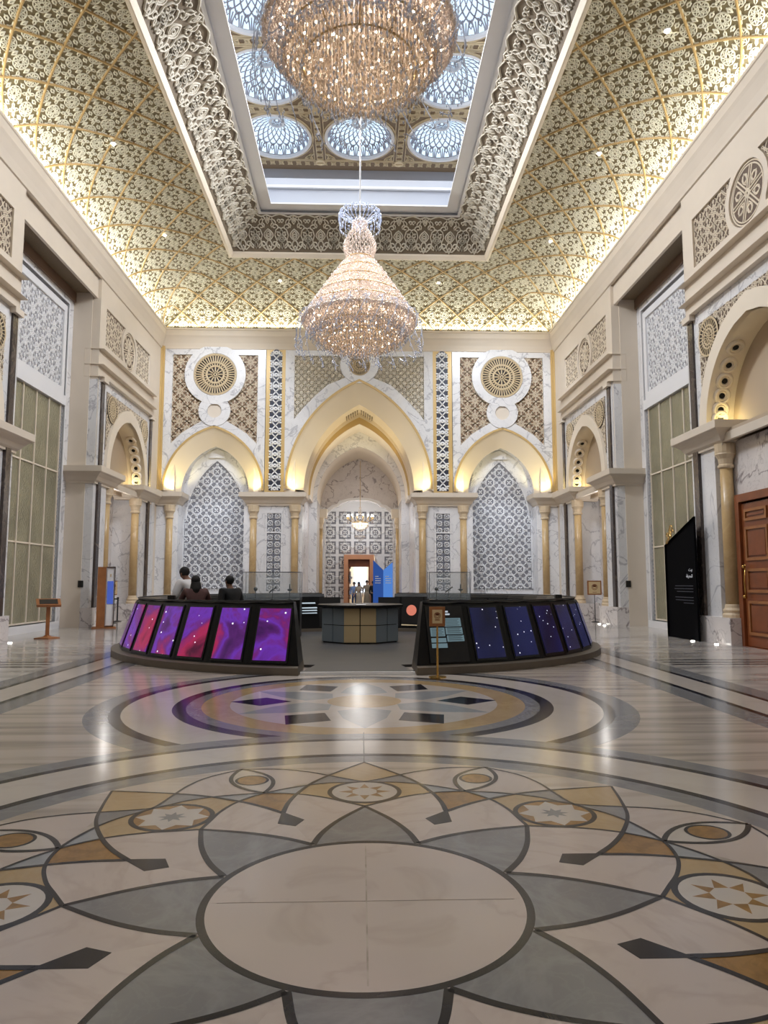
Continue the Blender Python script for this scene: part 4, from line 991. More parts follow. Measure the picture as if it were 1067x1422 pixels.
# ================================================================== CHANDELIERS
def octa(c, r, h):
    x, y, z = c
    v = [(x+r, y, z), (x, y+r, z), (x-r, y, z), (x, y-r, z), (x, y, z+h), (x, y, z-h)]
    return v, [[0, 1, 4], [1, 2, 4], [2, 3, 4], [3, 0, 4], [1, 0, 5], [2, 1, 5], [3, 2, 5], [0, 3, 5]]
OV = np.array(octa((0, 0, 0), 1, 1)[0]); OF = np.array(octa((0, 0, 0), 1, 1)[1])
def crystals(name, pts, r, h, m, parent, label=None):
    pts = np.asarray(pts, float); n = len(pts); k = RNG.uniform(.7, 1.25, n)
    S = np.stack([np.full(n, 1.0)*r*k, np.full(n, 1.0)*r*k, np.full(n, 1.0)*h*k], 1)
    a = RNG.uniform(0, PI, n); c, s = np.cos(a)[:, None], np.sin(a)[:, None]
    V = OV[None]*S[:, None, :]; X = V[..., 0]*c-V[..., 1]*s; Y = V[..., 0]*s+V[..., 1]*c
    V = np.stack([X, Y, V[..., 2]], -1)+pts[:, None, :]; F = OF[None]+(np.arange(n)*6)[:, None, None]
    return fastobj(name, V.reshape(-1, 3), F.reshape(-1, 3), m, parent, kind='stuff', label=label)
def bars(name, P0, P1, r, m, parent):
    P0, P1 = np.asarray(P0, float), np.asarray(P1, float); n = len(P0)
    c = np.array([(r, 0), (0, r), (-r, 0), (0, -r)]); V = np.zeros((n, 8, 3))
    V[:, :4, :] = P0[:, None, :]; V[:, 4:, :] = P1[:, None, :]; V[:, :4, :2] += c; V[:, 4:, :2] += c
    F = np.array([[0, 1, 5, 4], [1, 2, 6, 5], [2, 3, 7, 6], [3, 0, 4, 7]])[None]+(np.arange(n)*8)[:, None, None]
    return fastobj(name, V.reshape(-1, 3), F.reshape(-1, 4), m, parent, kind='stuff')
def ringpts(r, n, z, a0=0.0):
    a = a0+2*PI*np.arange(n)/n; return np.stack([r*np.cos(a), r*np.sin(a), np.full(n, float(z))], 1)
def chandelier():
    g = empty('crystal_chandelier', (0, 0, 0))
    MB().lathe([(.03, 3.7), (.05, 3.75), (.02, 3.85), (.02, 11.2)], (0, 0, 0), 8).obj('suspension_rod', M['latw'], g)
    MB().lathe([(.05, 10.9), (.2, 11.1), (.25, 11.2)], (0, 0, 0), 16).obj('ceiling_rose', M['goldm'], g)
    # body rings of gilded metal
    fr = MB()
    for r, z in ((.36, 2.6), (.62, 2.25), (.86, 1.9), (1.1, 1.55), (1.32, 1.2), (1.5, .88), (1.22, .6), (.9, .38)):
        fr.add(*[list(x) for x in (lambda n: ([(q*math.cos(2*PI*i/n), q*math.sin(2*PI*i/n), z+dz) for q, dz in ((r-.02, 0), (r, -.02), (r+.02, 0), (r, .02)) for i in range(n)], [[j*n+i, j*n+(i+1) % n, ((j+1) % 4)*n+(i+1) % n, ((j+1) % 4)*n+i] for j in range(4) for i in range(n)]))(32)])
    for k in range(12): a = PI/6*k; fr.tube([(.05*math.cos(a), .05*math.sin(a), 2.62), (.8*math.cos(a), .8*math.sin(a), 1.9), (1.5*math.cos(a), 1.5*math.sin(a), .88), (.9*math.cos(a), .9*math.sin(a), .38)], .014, 4)
    fr.obj('gilded_frame', M['goldm'], g)
    # vase-shaped neck
    prof = [(.12, 3.72), (.2, 3.6), (.16, 3.5), (.3, 3.3), (.42, 3.05), (.43, 2.9), (.38, 2.72), (.3, 2.62)]
    pts = []
    for (r0, z0_), (r1, z1_) in zip(prof, prof[1:]):
        for k in range(4): t = k/4; r = r0+(r1-r0)*t; pts.append(ringpts(r, max(8, int(r*60)), z0_+(z1_-z0_)*t, RNG.uniform(0, 6)))
    crystals('neck_crystals', np.concatenate(pts), .026, .05, M['crystal'], g)
    # glass plume crown
    P = []; mb = MB()
    for k in range(16):
        a = 2*PI*k/16; t = np.linspace(0, 1, 8); rr = .08+.5*np.sin(t*PI*.62); zz = 3.55+.42*np.sin(t*PI*.9)-.12*t**3
        pl = [(float(r*math.cos(a)), float(r*math.sin(a)), float(z)) for r, z in zip(rr, zz)]; mb.tube(pl, .014, 4)
        for i in range(3, 8):
            for d in (-.16, 0, .16): P.append((rr[i]*math.cos(a+d), rr[i]*math.sin(a+d), zz[i]-.05-.04*(i % 2)))
    mb.obj('crown_arms', M['clear'], g); crystals('crown_drops', P, .02, .045, M['clear'], g)
    # cone of crystal tiers
    pts = []; bul = []
    nT = 30
    for k in range(nT):
        t = k/(nT-1); z = 2.6-1.75*t; r = .34+1.2*t**.92
        n = int(2*PI*r/.055); pts.append(ringpts(r, n, z, RNG.uniform(0, 6))); pts.append(ringpts(r-.05, n, z-.03, RNG.uniform(0, 6))); pts.append(ringpts(max(.1, r-.16), int(n*.7), z, RNG.uniform(0, 6)))
        if k % 3 == 1: bul.append(ringpts(r-.1, max(7, int(r*12)), z+.02, RNG.uniform(0, 6)))
    for k in range(12):   # shoulder turning under
        t = k/11; z = .85-.4*t; r = 1.54-.36*t; n = int(2*PI*r/.055); pts.append(ringpts(r, n, z, RNG.uniform(0, 6)))
    pts = np.concatenate(pts); pts = pts+RNG.normal(0, .012, pts.shape)
    crystals('crystal_tiers', pts, .024, .042, M['crystal'], g)
    bul += [ringpts(r_, n_, z_, n_) for r_, n_, z_ in ((.2, 5, .4), (.42, 9, .3), (.62, 13, .42), (.82, 16, .36), (1.0, 22, .5), (1.16, 26, .62), (1.22, 20, .8), (1.22, 20, 1.0))]; bul.append(ringpts(1.3, 18, .7)); bul.append(ringpts(.9, 14, .75)); bul.append(ringpts(.5, 8, .6))  # curtain rings are extra bulbs, added to glow as sparkles
    b = MB()
    for p in np.concatenate(bul): b.sphere(tuple(p), .019, 6, 4)
    b.obj('lamp_bulbs', M['bulb'], g, True, kind='stuff')
    # curtain of amber strings hanging in a bowl
    A, B, D_ = [], [], []
    for i, r in enumerate(np.arange(.08, 1.25, .085)):
        n = max(5, int(2*PI*r/.075)); zb = .08+.42*(r/1.22)**3.6
        p = ringpts(r, n, 0, RNG.uniform(0, 6))
        for q in p:
            l = RNG.uniform(-.05, .06); A.append((q[0], q[1], zb+.75)); B.append((q[0], q[1], zb+l+.05)); D_ += [(q[0], q[1], zb+l), (q[0], q[1], zb+l+.22), (q[0], q[1], zb+l+.48)]
    bars('string_curtain', A, B, .011, M['amber'], g); crystals('curtain_drops', D_, .02, .045, M['amber'], g)
    D_ = []
    for r, n in ((1.24, 110), (1.3, 100), (1.1, 80), (.95, 60), (.75, 50), (.5, 34), (.3, 20), (.12, 8)):
        zb = .02+.42*(r/1.22)**3.4
        for q in ringpts(r, n, 0, RNG.uniform(0, 6)): D_ += [(q[0], q[1], zb-RNG.uniform(.0, .16)), (q[0], q[1], zb+.06)]
    crystals('clear_fringe', D_, .02, .045, M['clear'], g)
    # outer glass scrolls with drops
    mb = MB(); P = []
    for k in range(24):
        a = 2*PI*k/24; t = np.linspace(0, 1, 9); rr = 1.35+.34*np.sin(t*PI*.8); zz = .95-.75*t+.25*np.sin(t*PI*2)
        pl = [(float(r*math.cos(a+.12*math.sin(t_*6))), float(r*math.sin(a+.12*math.sin(t_*6))), float(z)) for r, z, t_ in zip(rr, zz, t)]; mb.tube(pl, .012, 4)
        for p in pl[1:]:
            for d in range(3): P.append((p[0]+RNG.uniform(-.04, .04), p[1]+RNG.uniform(-.04, .04), p[2]-.05*d))
    mb.obj('glass_scrolls', M['clear'], g); crystals('scroll_drops', P, .017, .038, M['clear'], g)
    return g
ch = chandelier(); ch.location = (XC+.05, 18.15, 7.66)
tag(ch, 'crystal chandelier seen whole, hanging above the round ring of screens', 'chandelier', 'crystal chandeliers of the hall')
ch2 = copy_tree(ch); ch2.location = (XC+.07, 9.6, 8.72); ch2.scale = (.92, .92, 1); ch2['label'] = 'nearest crystal chandelier, cut off by the top of the view, with hanging amber strings'
for y, z in ((18.15, 8.9), (9.7, 9.6)):
    light('POINT', 'chandelier_core', (XC+.05, y, z), L_CH*.45, WARM, 1.0)
def small_chandelier():
    g = empty('small_chandelier', (XC+.05, 41.0, 4.75))
    MB().lathe([(.015, .8), (.015, 4.0)], (0, 0, 0), 6).obj('suspension_rod', M['goldm'], g)
    b = MB(); arms = MB(); P = []
    for k in range(14):
        a = 2*PI*k/14; c, s = math.cos(a), math.sin(a)
        arms.tube([(.1*c, .1*s, .45), (.45*c, .45*s, .35), (.75*c, .75*s, .55)], .014, 4); arms.lathe([(.05, .0), (.035, .12)], (.75*c, .75*s, .55), 6); b.sphere((.75*c, .75*s, .74), .045, 6, 4)
        for q in range(4): P.append((.75*c, .75*s, .5-.06*q)); P.append((.45*c, .45*s, .3-.07*q))
    for r, z in ((.5, .15), (.42, .05), (.3, -.05), (.18, -.12), (.08, -.18), (.3, -.5), (.2, -.62), (.1, -.72), (.26, -.45)): P += [tuple(q) for q in ringpts(r, max(6, int(r*70)), z)]
    for k in range(6): P += [tuple(q) for q in ringpts(.06+.03*k, 8, 1.2-.12*k)]
    arms.obj('gilded_arms', M['goldm'], g); b.obj('lamp_bulbs', M['bulb'], g, kind='stuff'); crystals('crystal_drops', P, .022, .04, M['crystal'], g)
    MB().lathe([(.46, .3), (.4, .14), (.26, .02), (.1, -.04)], (0, 0, 0), 20).obj('glass_bowl', emit('bowl_glow', (255, 240, 205), 1.6), g, True)
    tag(g, 'small glowing chandelier hanging in the passage beyond the central arch', 'chandelier'); return g
small_chandelier()
light('POINT', 'passage_lamp', (XC, 37.2, 6.2), 60, (1, .94, .9), 1.2)
light('POINT', 'far_hall_lamp', (XC, 43.6, 5.2), 110, (.95, .97, 1), .4)
light('POINT', 'end_room_lamp', (XC, 49, 3.4), 90, (1, .95, .8), .3)

# ================================================================== EXHIBITION RING
KC = (-.05, 18.15)
def KR(a, r, z, s): a = math.radians(a); return (KC[0]+s*r*math.sin(a), KC[1]-r*math.cos(a), z)
def end_angle(r, z): return math.degrees(math.asin((1.02+.15*z/1.2)/r))
def rotprof(mb, angs, prof, s):
    k = len(prof); vs = [KR(end_angle(r, z) if i == 0 else a, r, z, s) for i, a in enumerate(angs) for r, z in prof]; fs = []
    for i in range(len(angs)-1):
        for q in range(k): fs.append([i*k+q, i*k+(q+1) % k, (i+1)*k+(q+1) % k, (i+1)*k+q])
    fs += [list(range(k)), [(len(angs)-1)*k+q for q in range(k)][::-1]]
    return mb.add(vs, fs)
plat = empty('exhibit_platform', (KC[0], KC[1], 0), label='low dark grey round platform inside the ring of screens', cat='platform')
pts = [(4.68*math.sin(t), -4.68*math.cos(t)) for t in np.linspace(math.radians(10.0), math.radians(350), 90)]+[(-.98, -5.68), (.98, -5.68)]
MB().plate([pts], TF, .003, .05).obj('deck', M['carpet'], plat)
MB().box(-1.0, 1.0, -5.72, -5.68, .003, .055).obj('metal_threshold', M['latw'], plat)
outer = [(5.72, .15), (5.38, 1.2)]
def slab_on_slant(a0, a1, t0, t1, s, off, m, name, parent, e=.0):
    """flat plate on the sloping outer face between two angles and two heights (t 0..1)"""
    r = lambda t: (outer[0][0]+(outer[1][0]-outer[0][0])*t, outer[0][1]+(outer[1][1]-outer[0][1])*t)
    P = []
    for off_ in (off, -.02):
        for (a, t) in ((a0, t0), (a1, t0), (a1, t1), (a0, t1)):
            rr, z = r(t); P.append(KR(a, rr+off_, z+off_*.3, s))
    return MB().add(P, [[0, 1, 2, 3], [7, 6, 5, 4], [0, 4, 5, 1], [1, 5, 6, 2], [2, 6, 7, 3], [3, 7, 4, 0]]).obj(name, M[m] if isinstance(m, str) else m, parent)
for s in (-1, 1):
    side = 'left' if s < 0 else 'right'
    k = empty('video_wall', (0, 0, 0), label=('left curved black video wall showing purple nebula screens' if s < 0 else 'right curved black video wall showing dark blue starfield screens'), cat='video wall')
    a_s, a_e = 10.2, 166.5
    st = 12.75 if s < 0 else 22.3
    angs = [a_s]+[st-1.07+8.75*i for i in range(0 if s > 0 else 1, 17)]; angs = [a for a in angs if a_s <= a < a_e]+[a_e]
    body = rotprof(MB(), angs, [(5.72, .14), (5.38, 1.2), (5.3, 1.24), (4.9, 1.24), (4.85, 1.15), (4.75, .12)], s).obj('body', M['black'], k)
    fine = list(np.linspace(a_s, a_e, 60))
    rotprof(MB(), fine, [(5.9, .003), (5.9, .13), (5.6, .15), (4.7, .15), (4.7, .003)], s).obj('plinth', M['base'], k)
    rotprof(MB(), fine, [(5.36, 1.235), (5.36, 1.265), (5.31, 1.265), (5.31, 1.235)], s).obj('top_rim', M['blackm'], k)
    i = 0; a = st
    while a+6.8 < a_e:
        slab_on_slant(a-.15, a+6.75, .035, .965, s, .012, 'blackm', 'screen_frame', k)
        slab_on_slant(a+.15, a+6.45, .07, .93, s, .02, 'nebula' if s < 0 else 'stars', 'screen', k)
        a += 8.75; i += 1
    if s > 0:      # information panel at the open end
        wt = emit('panel_text', (205, 215, 225), .6); cy = emit('panel_map', (150, 180, 190), .33)
        ib = slab_on_slant(13.0, 20.7, .03, .97, s, .012, 'blackm', 'information_panel', k)
        for (a0, a1, t0, t1, m_) in ((15.9, 17.6, .86, .885, wt), (15.9, 17.9, .815, .84, wt), (16.6, 20.0, .62, .76, cy), (16.7, 20.1, .49, .60, cy), (16.8, 20.2, .37, .47, cy), (13.6, 16.4, .46, .60, cy), (13.6, 16.5, .36, .43, cy), (13.6, 16.6, .27, .34, cy)):
            slab_on_slant(a0, a1, t0, t1, s, .02, m_, 'printed_block', ib)
    if s > 0:   # fine print on the information blocks
        for q in range(5):
            for (a0, a1, t) in ((16.8, 19.6, .635+.025*q), (16.9, 19.8, .505+.02*q), (17.0, 19.9, .385+.018*q), (13.8, 16.1, .475+.025*q)): slab_on_slant(a0, a1-.3*(q % 2), t, t+.006, s, .024, 'blackm', 'text_line', ib)
    # inner faces at the far side
    def inner_plate(a0, a1, z0_, z1_, m, name, parent, off=.02):
        P = [KR(a_, r_-o_, z, s) for o_ in (off, 0) for (a_, z, r_) in ((a0, z0_, 4.76), (a1, z0_, 4.76), (a1, z1_, 4.85), (a0, z1_, 4.85))]
        return MB().add(P, [[0, 1, 2, 3], [7, 6, 5, 4], [0, 4, 5, 1], [1, 5, 6, 2], [2, 6, 7, 3], [3, 7, 4, 0]]).obj(name, M[m] if isinstance(m, str) else m, parent)
    for a in np.arange(100, 165, 9.2):
        ip = inner_plate(a, a+8.3, .2, 1.13, 'blackm', 'inner_panel', k)
    wt = emit('panel_text_small', (190, 205, 215), .8)
    if s < 0:
        for j, z in enumerate((.93, .78, .70, .62)): inner_plate(157.6, 163.5 if j else 162.8, z, z+(.05 if j == 0 else .06), wt, 'printed_line', ip, .03)
    else:
        for (ac, c1, zc, r) in ((159.5, (205, 120, 100), .72, .17), (149.5, (70, 170, 240), .7, .22)):
            P = []
            for t in np.linspace(0, 2*PI, 24, False):
                rr = 4.76+.09*(zc+r*math.sin(t)-.2)/.95-.05; P.append(KR(ac+math.degrees(r*math.cos(t)/4.8), rr, zc+r*math.sin(t), s))
            MB().add(P, [list(range(24))]).obj('round_display', emit('round_glow', c1, .9), k, fix=False)
        inner_plate(156.5, 163.5, .24, .42, 'tan_panel', 'tan_caption', k, .03)
# octagonal counter
cn = empty('octagonal_counter', (-.02, 19.1, .0505), label='octagonal information counter with tan and slate panels under a black top', cat='counter')
for f in range(8):
    a = PI/4*f; ca, sa = math.cos(a), math.sin(a)
    Tc = lambda u, v, h, ca=ca, sa=sa: (u*ca-(-(1.0+h))*sa*-1*-1, u*sa+(-(1.0+h))*ca, v)
    Tc = lambda u, v, h, ca=ca, sa=sa: (u*ca+(1.0+h)*sa, u*sa-(1.0+h)*ca, v)
    for i in range(2):
        for j in range(2):
            u0, v0 = -.42+.42*i+.012, .02+.44*j+.01
            MB().plate([[(u0, v0), (u0+.396, v0), (u0+.396, v0+.42), (u0, v0+.42)]], Tc, -.02, .0).obj('cladding_panel', M['tan_panel'] if f in (0, 4) else M['blue_panel'], cn)
MB().lathe([(1.04, .0), (1.04, .92)], (0, 0, 0), 8, lambda x, y, z: (x*math.cos(PI/8)-y*math.sin(PI/8), x*math.sin(PI/8)+y*math.cos(PI/8), z)).obj('core', M['black'], cn)
MB().lathe([(1.14, .90), (1.22, .92), (1.22, .97)], (0, 0, 0), 8, lambda x, y, z: (x*math.cos(PI/8)-y*math.sin(PI/8), x*math.sin(PI/8)+y*math.cos(PI/8), z)).obj('counter_top', M['black'], cn)
MB().box(-.12, .12, -1.02, -.8, 1.022, 1.04, lambda x, y, z: (x-.02+.02, y+19.1, z)).obj('leaflet_stack', M['latw']).name = 'leaflet_stack'
tag(bpy.data.objects['leaflet_stack'], 'stack of white leaflets on the octagonal counter top', 'leaflets')
# glass cases with small exhibits
def case(x0, x1, y, lab, legs=True):
    g = empty('display_case', ((x0+x1)/2, y, .0505), label=lab, cat='display case')
    w = (x1-x0)/2
    MB().box(-w, w, -.3, .3, 0, 1.05).obj('stand', M['black'], g)
    MB().box(-w, w, -.3, -.294, 1.05, 1.85).obj('glass_pane', M['glass'], g); MB().box(-w, w, .294, .3, 1.05, 1.85).obj('glass_pane', M['glass'], g)
    for q in (-1, 1): MB().box(*sorted((q*w, q*(w-.006))), -.3, .3, 1.05, 1.85).obj('glass_pane', M['glass'], g)
    e = MB()
    for q in (-1, 1):
        for r in (-.3, .3): e.box(q*w-.008, q*w+.008, r-.008, r+.008, 1.05, 1.86)
        e.box(-w, w, q*.3-.006, q*.3+.006, 1.845, 1.86)
    e.obj('case_edge', M['latbg'], g)
    for i in range(3):
        x = -w*.6+i*w*.6; o = MB(); 
        o.lathe([(.05, 1.05), (.05, 1.07), (.012, 1.09), (.012, 1.3)], (x, 0, 0), 8)
        if i == 0: o.sphere((x, 0, 1.36), .06, 8, 6)
        elif i == 1: o.tube([(x-.1, 0, 1.26), (x, 0, 1.34), (x+.12, 0, 1.42)], .022, 6)
        else: o.lathe([(.02, 1.3), (.07, 1.33), (.07, 1.35), (.02, 1.37), (.015, 1.5)], (x, 0, 0), 8)
        obj_ = o.obj('instrument', M['blackm'], g)
case(-3.4, -1.75, 20.7, 'glass display case with small instruments behind the left video wall')
case(2.0, 3.2, 20.9, 'glass display case with small instruments behind the right video wall')
# a small black device on each video wall rim
for a, s, lb in ((47.5, -1, 'small black sensor box on the rim of the left video wall'), (57, 1, 'small black sensor box on the rim of the right video wall')):
    p = KR(a, 5.2, 1.24, s); o = MB().box(-.07, .07, -.05, .05, 0, .1).box(-.03, .03, -.06, -.05, .03, .07).obj('sensor_box', M['blackm']); o.location = p; tag(o, lb, 'sensor')

# ================================================================== SIGNS, STANDS, TOTEMS
def text(body, size, loc, rot, m, name, parent, align='LEFT', font=None):
    cu = bpy.data.curves.new(name, 'FONT'); cu.body = body; cu.size = size; cu.extrude = .002; cu.align_x = align
    if font: cu.font = font
    cu.materials.append(m); t = bpy.data.objects.new(name, cu); COL.objects.link(t); bpy.context.view_layer.update()
    me = bpy.data.meshes.new_from_object(t.evaluated_get(bpy.context.evaluated_depsgraph_get())); bpy.data.objects.remove(t)
    o = bpy.data.objects.new(name, me); link(o, parent); o.location = loc; o.rotation_euler = rot
    return o
mono = empty('black_monolith_sign', (9.2, 20.0, 0), label='tall black slanted-top sign panel standing by the right glazed bay', cat='sign')
MB().plate([[(-.98, .0), (.95, .0), (.95, 2.72), (-.98, 3.42)]], lambda u, v, h: (h, u, v), -.03, .03).obj('panel', M['matt'], mono)
tx = emit('white_print', (210, 210, 215), .5); txd = mat('dim_print', (70, 72, 84), .5)
def run_text():
    rz = (PI/2, 0, -PI/2)
    text('\ufe96\uFBFE\ufe91'.replace('\uFBFE', '\ufef4'), .13, (-.036, -.8+.0, 1.92), rz, tx, 'arabic_title', mono, 'RIGHT')
    text('\ufe94\ufed3\ufeae\ufecc\ufee4\ufedf\u0627', .13, (-.036, -.8, 1.74), rz, tx, 'arabic_title', mono, 'RIGHT')
    for i, w in enumerate((1.1, 1.15, 1.0, .0, 1.12, 1.1, .6)):
        if w: MB().box(-.036, -.03, -.8, -.8+w, 1.5-.08*i, 1.515-.08*i).obj('text_line', txd, mono)
run_text()
o_ = [petal(.42+.12*k, 3.12-.10*k, .4+.7*k, -.12, .2, .05, 5) for k in range(4)]+[circ(.5, 3.2, .09, 10), circ(.75, 3.02, .06, 8)]
V, F = ribbon(o_, .022, .02); V2, F2 = tile((V, F), [(0, 0)], lambda u, v, q: (-q, u, v)); fastobj('gold_ornament', V2, F2, M['brass'], mono)
lc = empty('wooden_lectern', (-9.0, 20.7, 0), label='slim oak lectern with tilted top by the left glazed bay', cat='lectern')
lc.rotation_euler = (0, 0, .5)
MB().lathe([(.34, 0), (.34, .03), (.12, .06), (.06, .1)], (0, 0, 0), 4).obj('base', M['wood'], lc)
MB().box(-.05, .05, -.045, .045, .05, .98).obj('post', M['wood'], lc)
tp = MB().box(-.32, .32, -.2, .2, -.035, .035).obj('reading_top', M['wood'], lc); tp.location = (0, 0, 1.02); tp.rotation_euler = (.45, 0, 0)
pl = MB().box(-.24, .24, -.14, .14, .035, .042).obj('printed_plate', M['blackm'], tp)
tt_ = empty('wooden_totem', (-9.05, 25.3, 0), label='tall oak information totem with a lit blue poster beside the left portal', cat='totem'); tt_.rotation_euler = (0, 0, .35)
MB().box(-.4, .4, -.28, .28, 0, .05).obj('base', M['wood'], tt_)
MB().box(-.26, .02, -.14, .14, .05, 2.15).obj('timber_body', M['wood'], tt_)
MB().box(.02, .3, -.10, .12, .08, 2.13).obj('light_box', M['latw'], tt_)
MB().plate([[(.02, .06), (.32, .06), (.32, 2.16), (.02, 2.16)], [(.05, .1), (.05, 2.12), (.29, 2.12), (.29, .1)]], lambda u, v, h: (u, h, v), -.14, .13).obj('timber_frame', M['wood'], tt_)
MB().box(.07, .27, -.115, -.10, .85, 1.65).obj('poster', emit('poster_blue', (70, 90, 170), .9), tt_)
MB().box(.15, .19, -.112, -.10, 1.8, 1.9).obj('emblem_mark', M['tan_panel'], tt_)
sp = empty('rope_post', (-10.05, 29.6, 0), label='black retractable belt post beside the left portal niche', cat='barrier post')
MB().lathe([(.17, 0), (.17, .02), (.03, .05), (.03, .92), (.045, .93), (.045, 1.0)], (0, 0, 0), 14).obj('post', M['blackm'], sp)
MB().box(-.6, 0, -.01, .01, .9, .95).obj('belt', M['blackm'], sp)
def emblem(parent, w, T):
    L = [circ(0, 0, w*.22, 14), circ(0, 0, w*.14, 10)]+[petal(0, 0, PI/2+q, w*.02, w*.2, w*.05, 4) for q in (-.9, -.45, 0, .45, .9)]
    V, F = ribbon(L, w*.035, .003); V2, F2 = tile((V, F), [(0, 0)], T); fastobj('round_emblem', V2, F2, M['wood2'], parent)
def sign_stand(loc, rz, lab, z=1.05, w=.36, h=.44):
    g = empty('sign_stand', loc, rz, label=lab, cat='sign')
    MB().lathe([(.15, 0), (.15, .02), (.02, .04), (.015, z)], (0, 0, 0), 14).obj('pole', M['brass'] if w < .4 else M['blackm'], g)
    b = MB().box(-w/2, w/2, -.02, .02, z, z+h).obj('frame', M['wood'], g)
    c = MB().box(-w/2+.05, w/2-.05, -.026, -.02, z+.05, z+h-.05).obj('plaque', M['tan_panel'], b)
    emblem(c, w*.9, lambda u, v, q: (u, -.026-q, v+z+h*.55))
    MB().box(-w*.15, w*.15, -.029, -.026, z+.1, z+.115).obj('text_line', M['wood2'], c)
    return g
sign_stand((9.55, 28.6, 0), .0, 'square wooden notice on a black stand in the right portal', 1.1, .58, .58)
sign_stand((-9.8, 28.4, 0), PI/2, 'wooden notice seen edge-on behind the totem at left', 1.1, .58, .58)
pg = sign_stand((1.30, 12.05, 0), .0, 'small tan sign on a slim brass pole before the right video wall', .86, .27, .33)
for s, y in ((-1, 25.4), (1, 25.55)):
    o = MB().box(-.09, .09, -.02, .02, -.12, .12).box(-.05, .05, -.03, -.02, -.07, .07).obj('wall_switch', M['blackm']); o.location = (XC+s*(WX+.3), 25.66, 1.55)
    tag(o, 'small dark control plate on the %s portal side' % ('left' if s < 0 else 'right'), 'switch')
# folded blue display by the far door
fb = empty('folded_blue_display', (1.35, 42.6, 0), label='tall blue folded display board with a notched top by the far doorway', cat='display board')
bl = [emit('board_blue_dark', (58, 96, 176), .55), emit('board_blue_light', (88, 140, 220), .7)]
MB().plate([[(-.62, 0), (0, 0), (0, 2.35), (-.62, 2.95)]], lambda u, v, h: (u, .25*abs(u)*-1+h, v), -.03, .03).obj('left_leaf', bl[0], fb)
MB().plate([[(0, 0), (.7, 0), (.7, 2.95), (0, 2.35)]], lambda u, v, h: (u, -.25*abs(u)+h, v), -.03, .03).obj('right_leaf', bl[1], fb)
for q, x in enumerate((-.5, .12)):
    for i in range(4): MB().box(x, x+(.34 if i else .2), -.2, -.17, 1.95-.13*i, 1.99-.13*i).obj('text_line', M['latw'], fb)

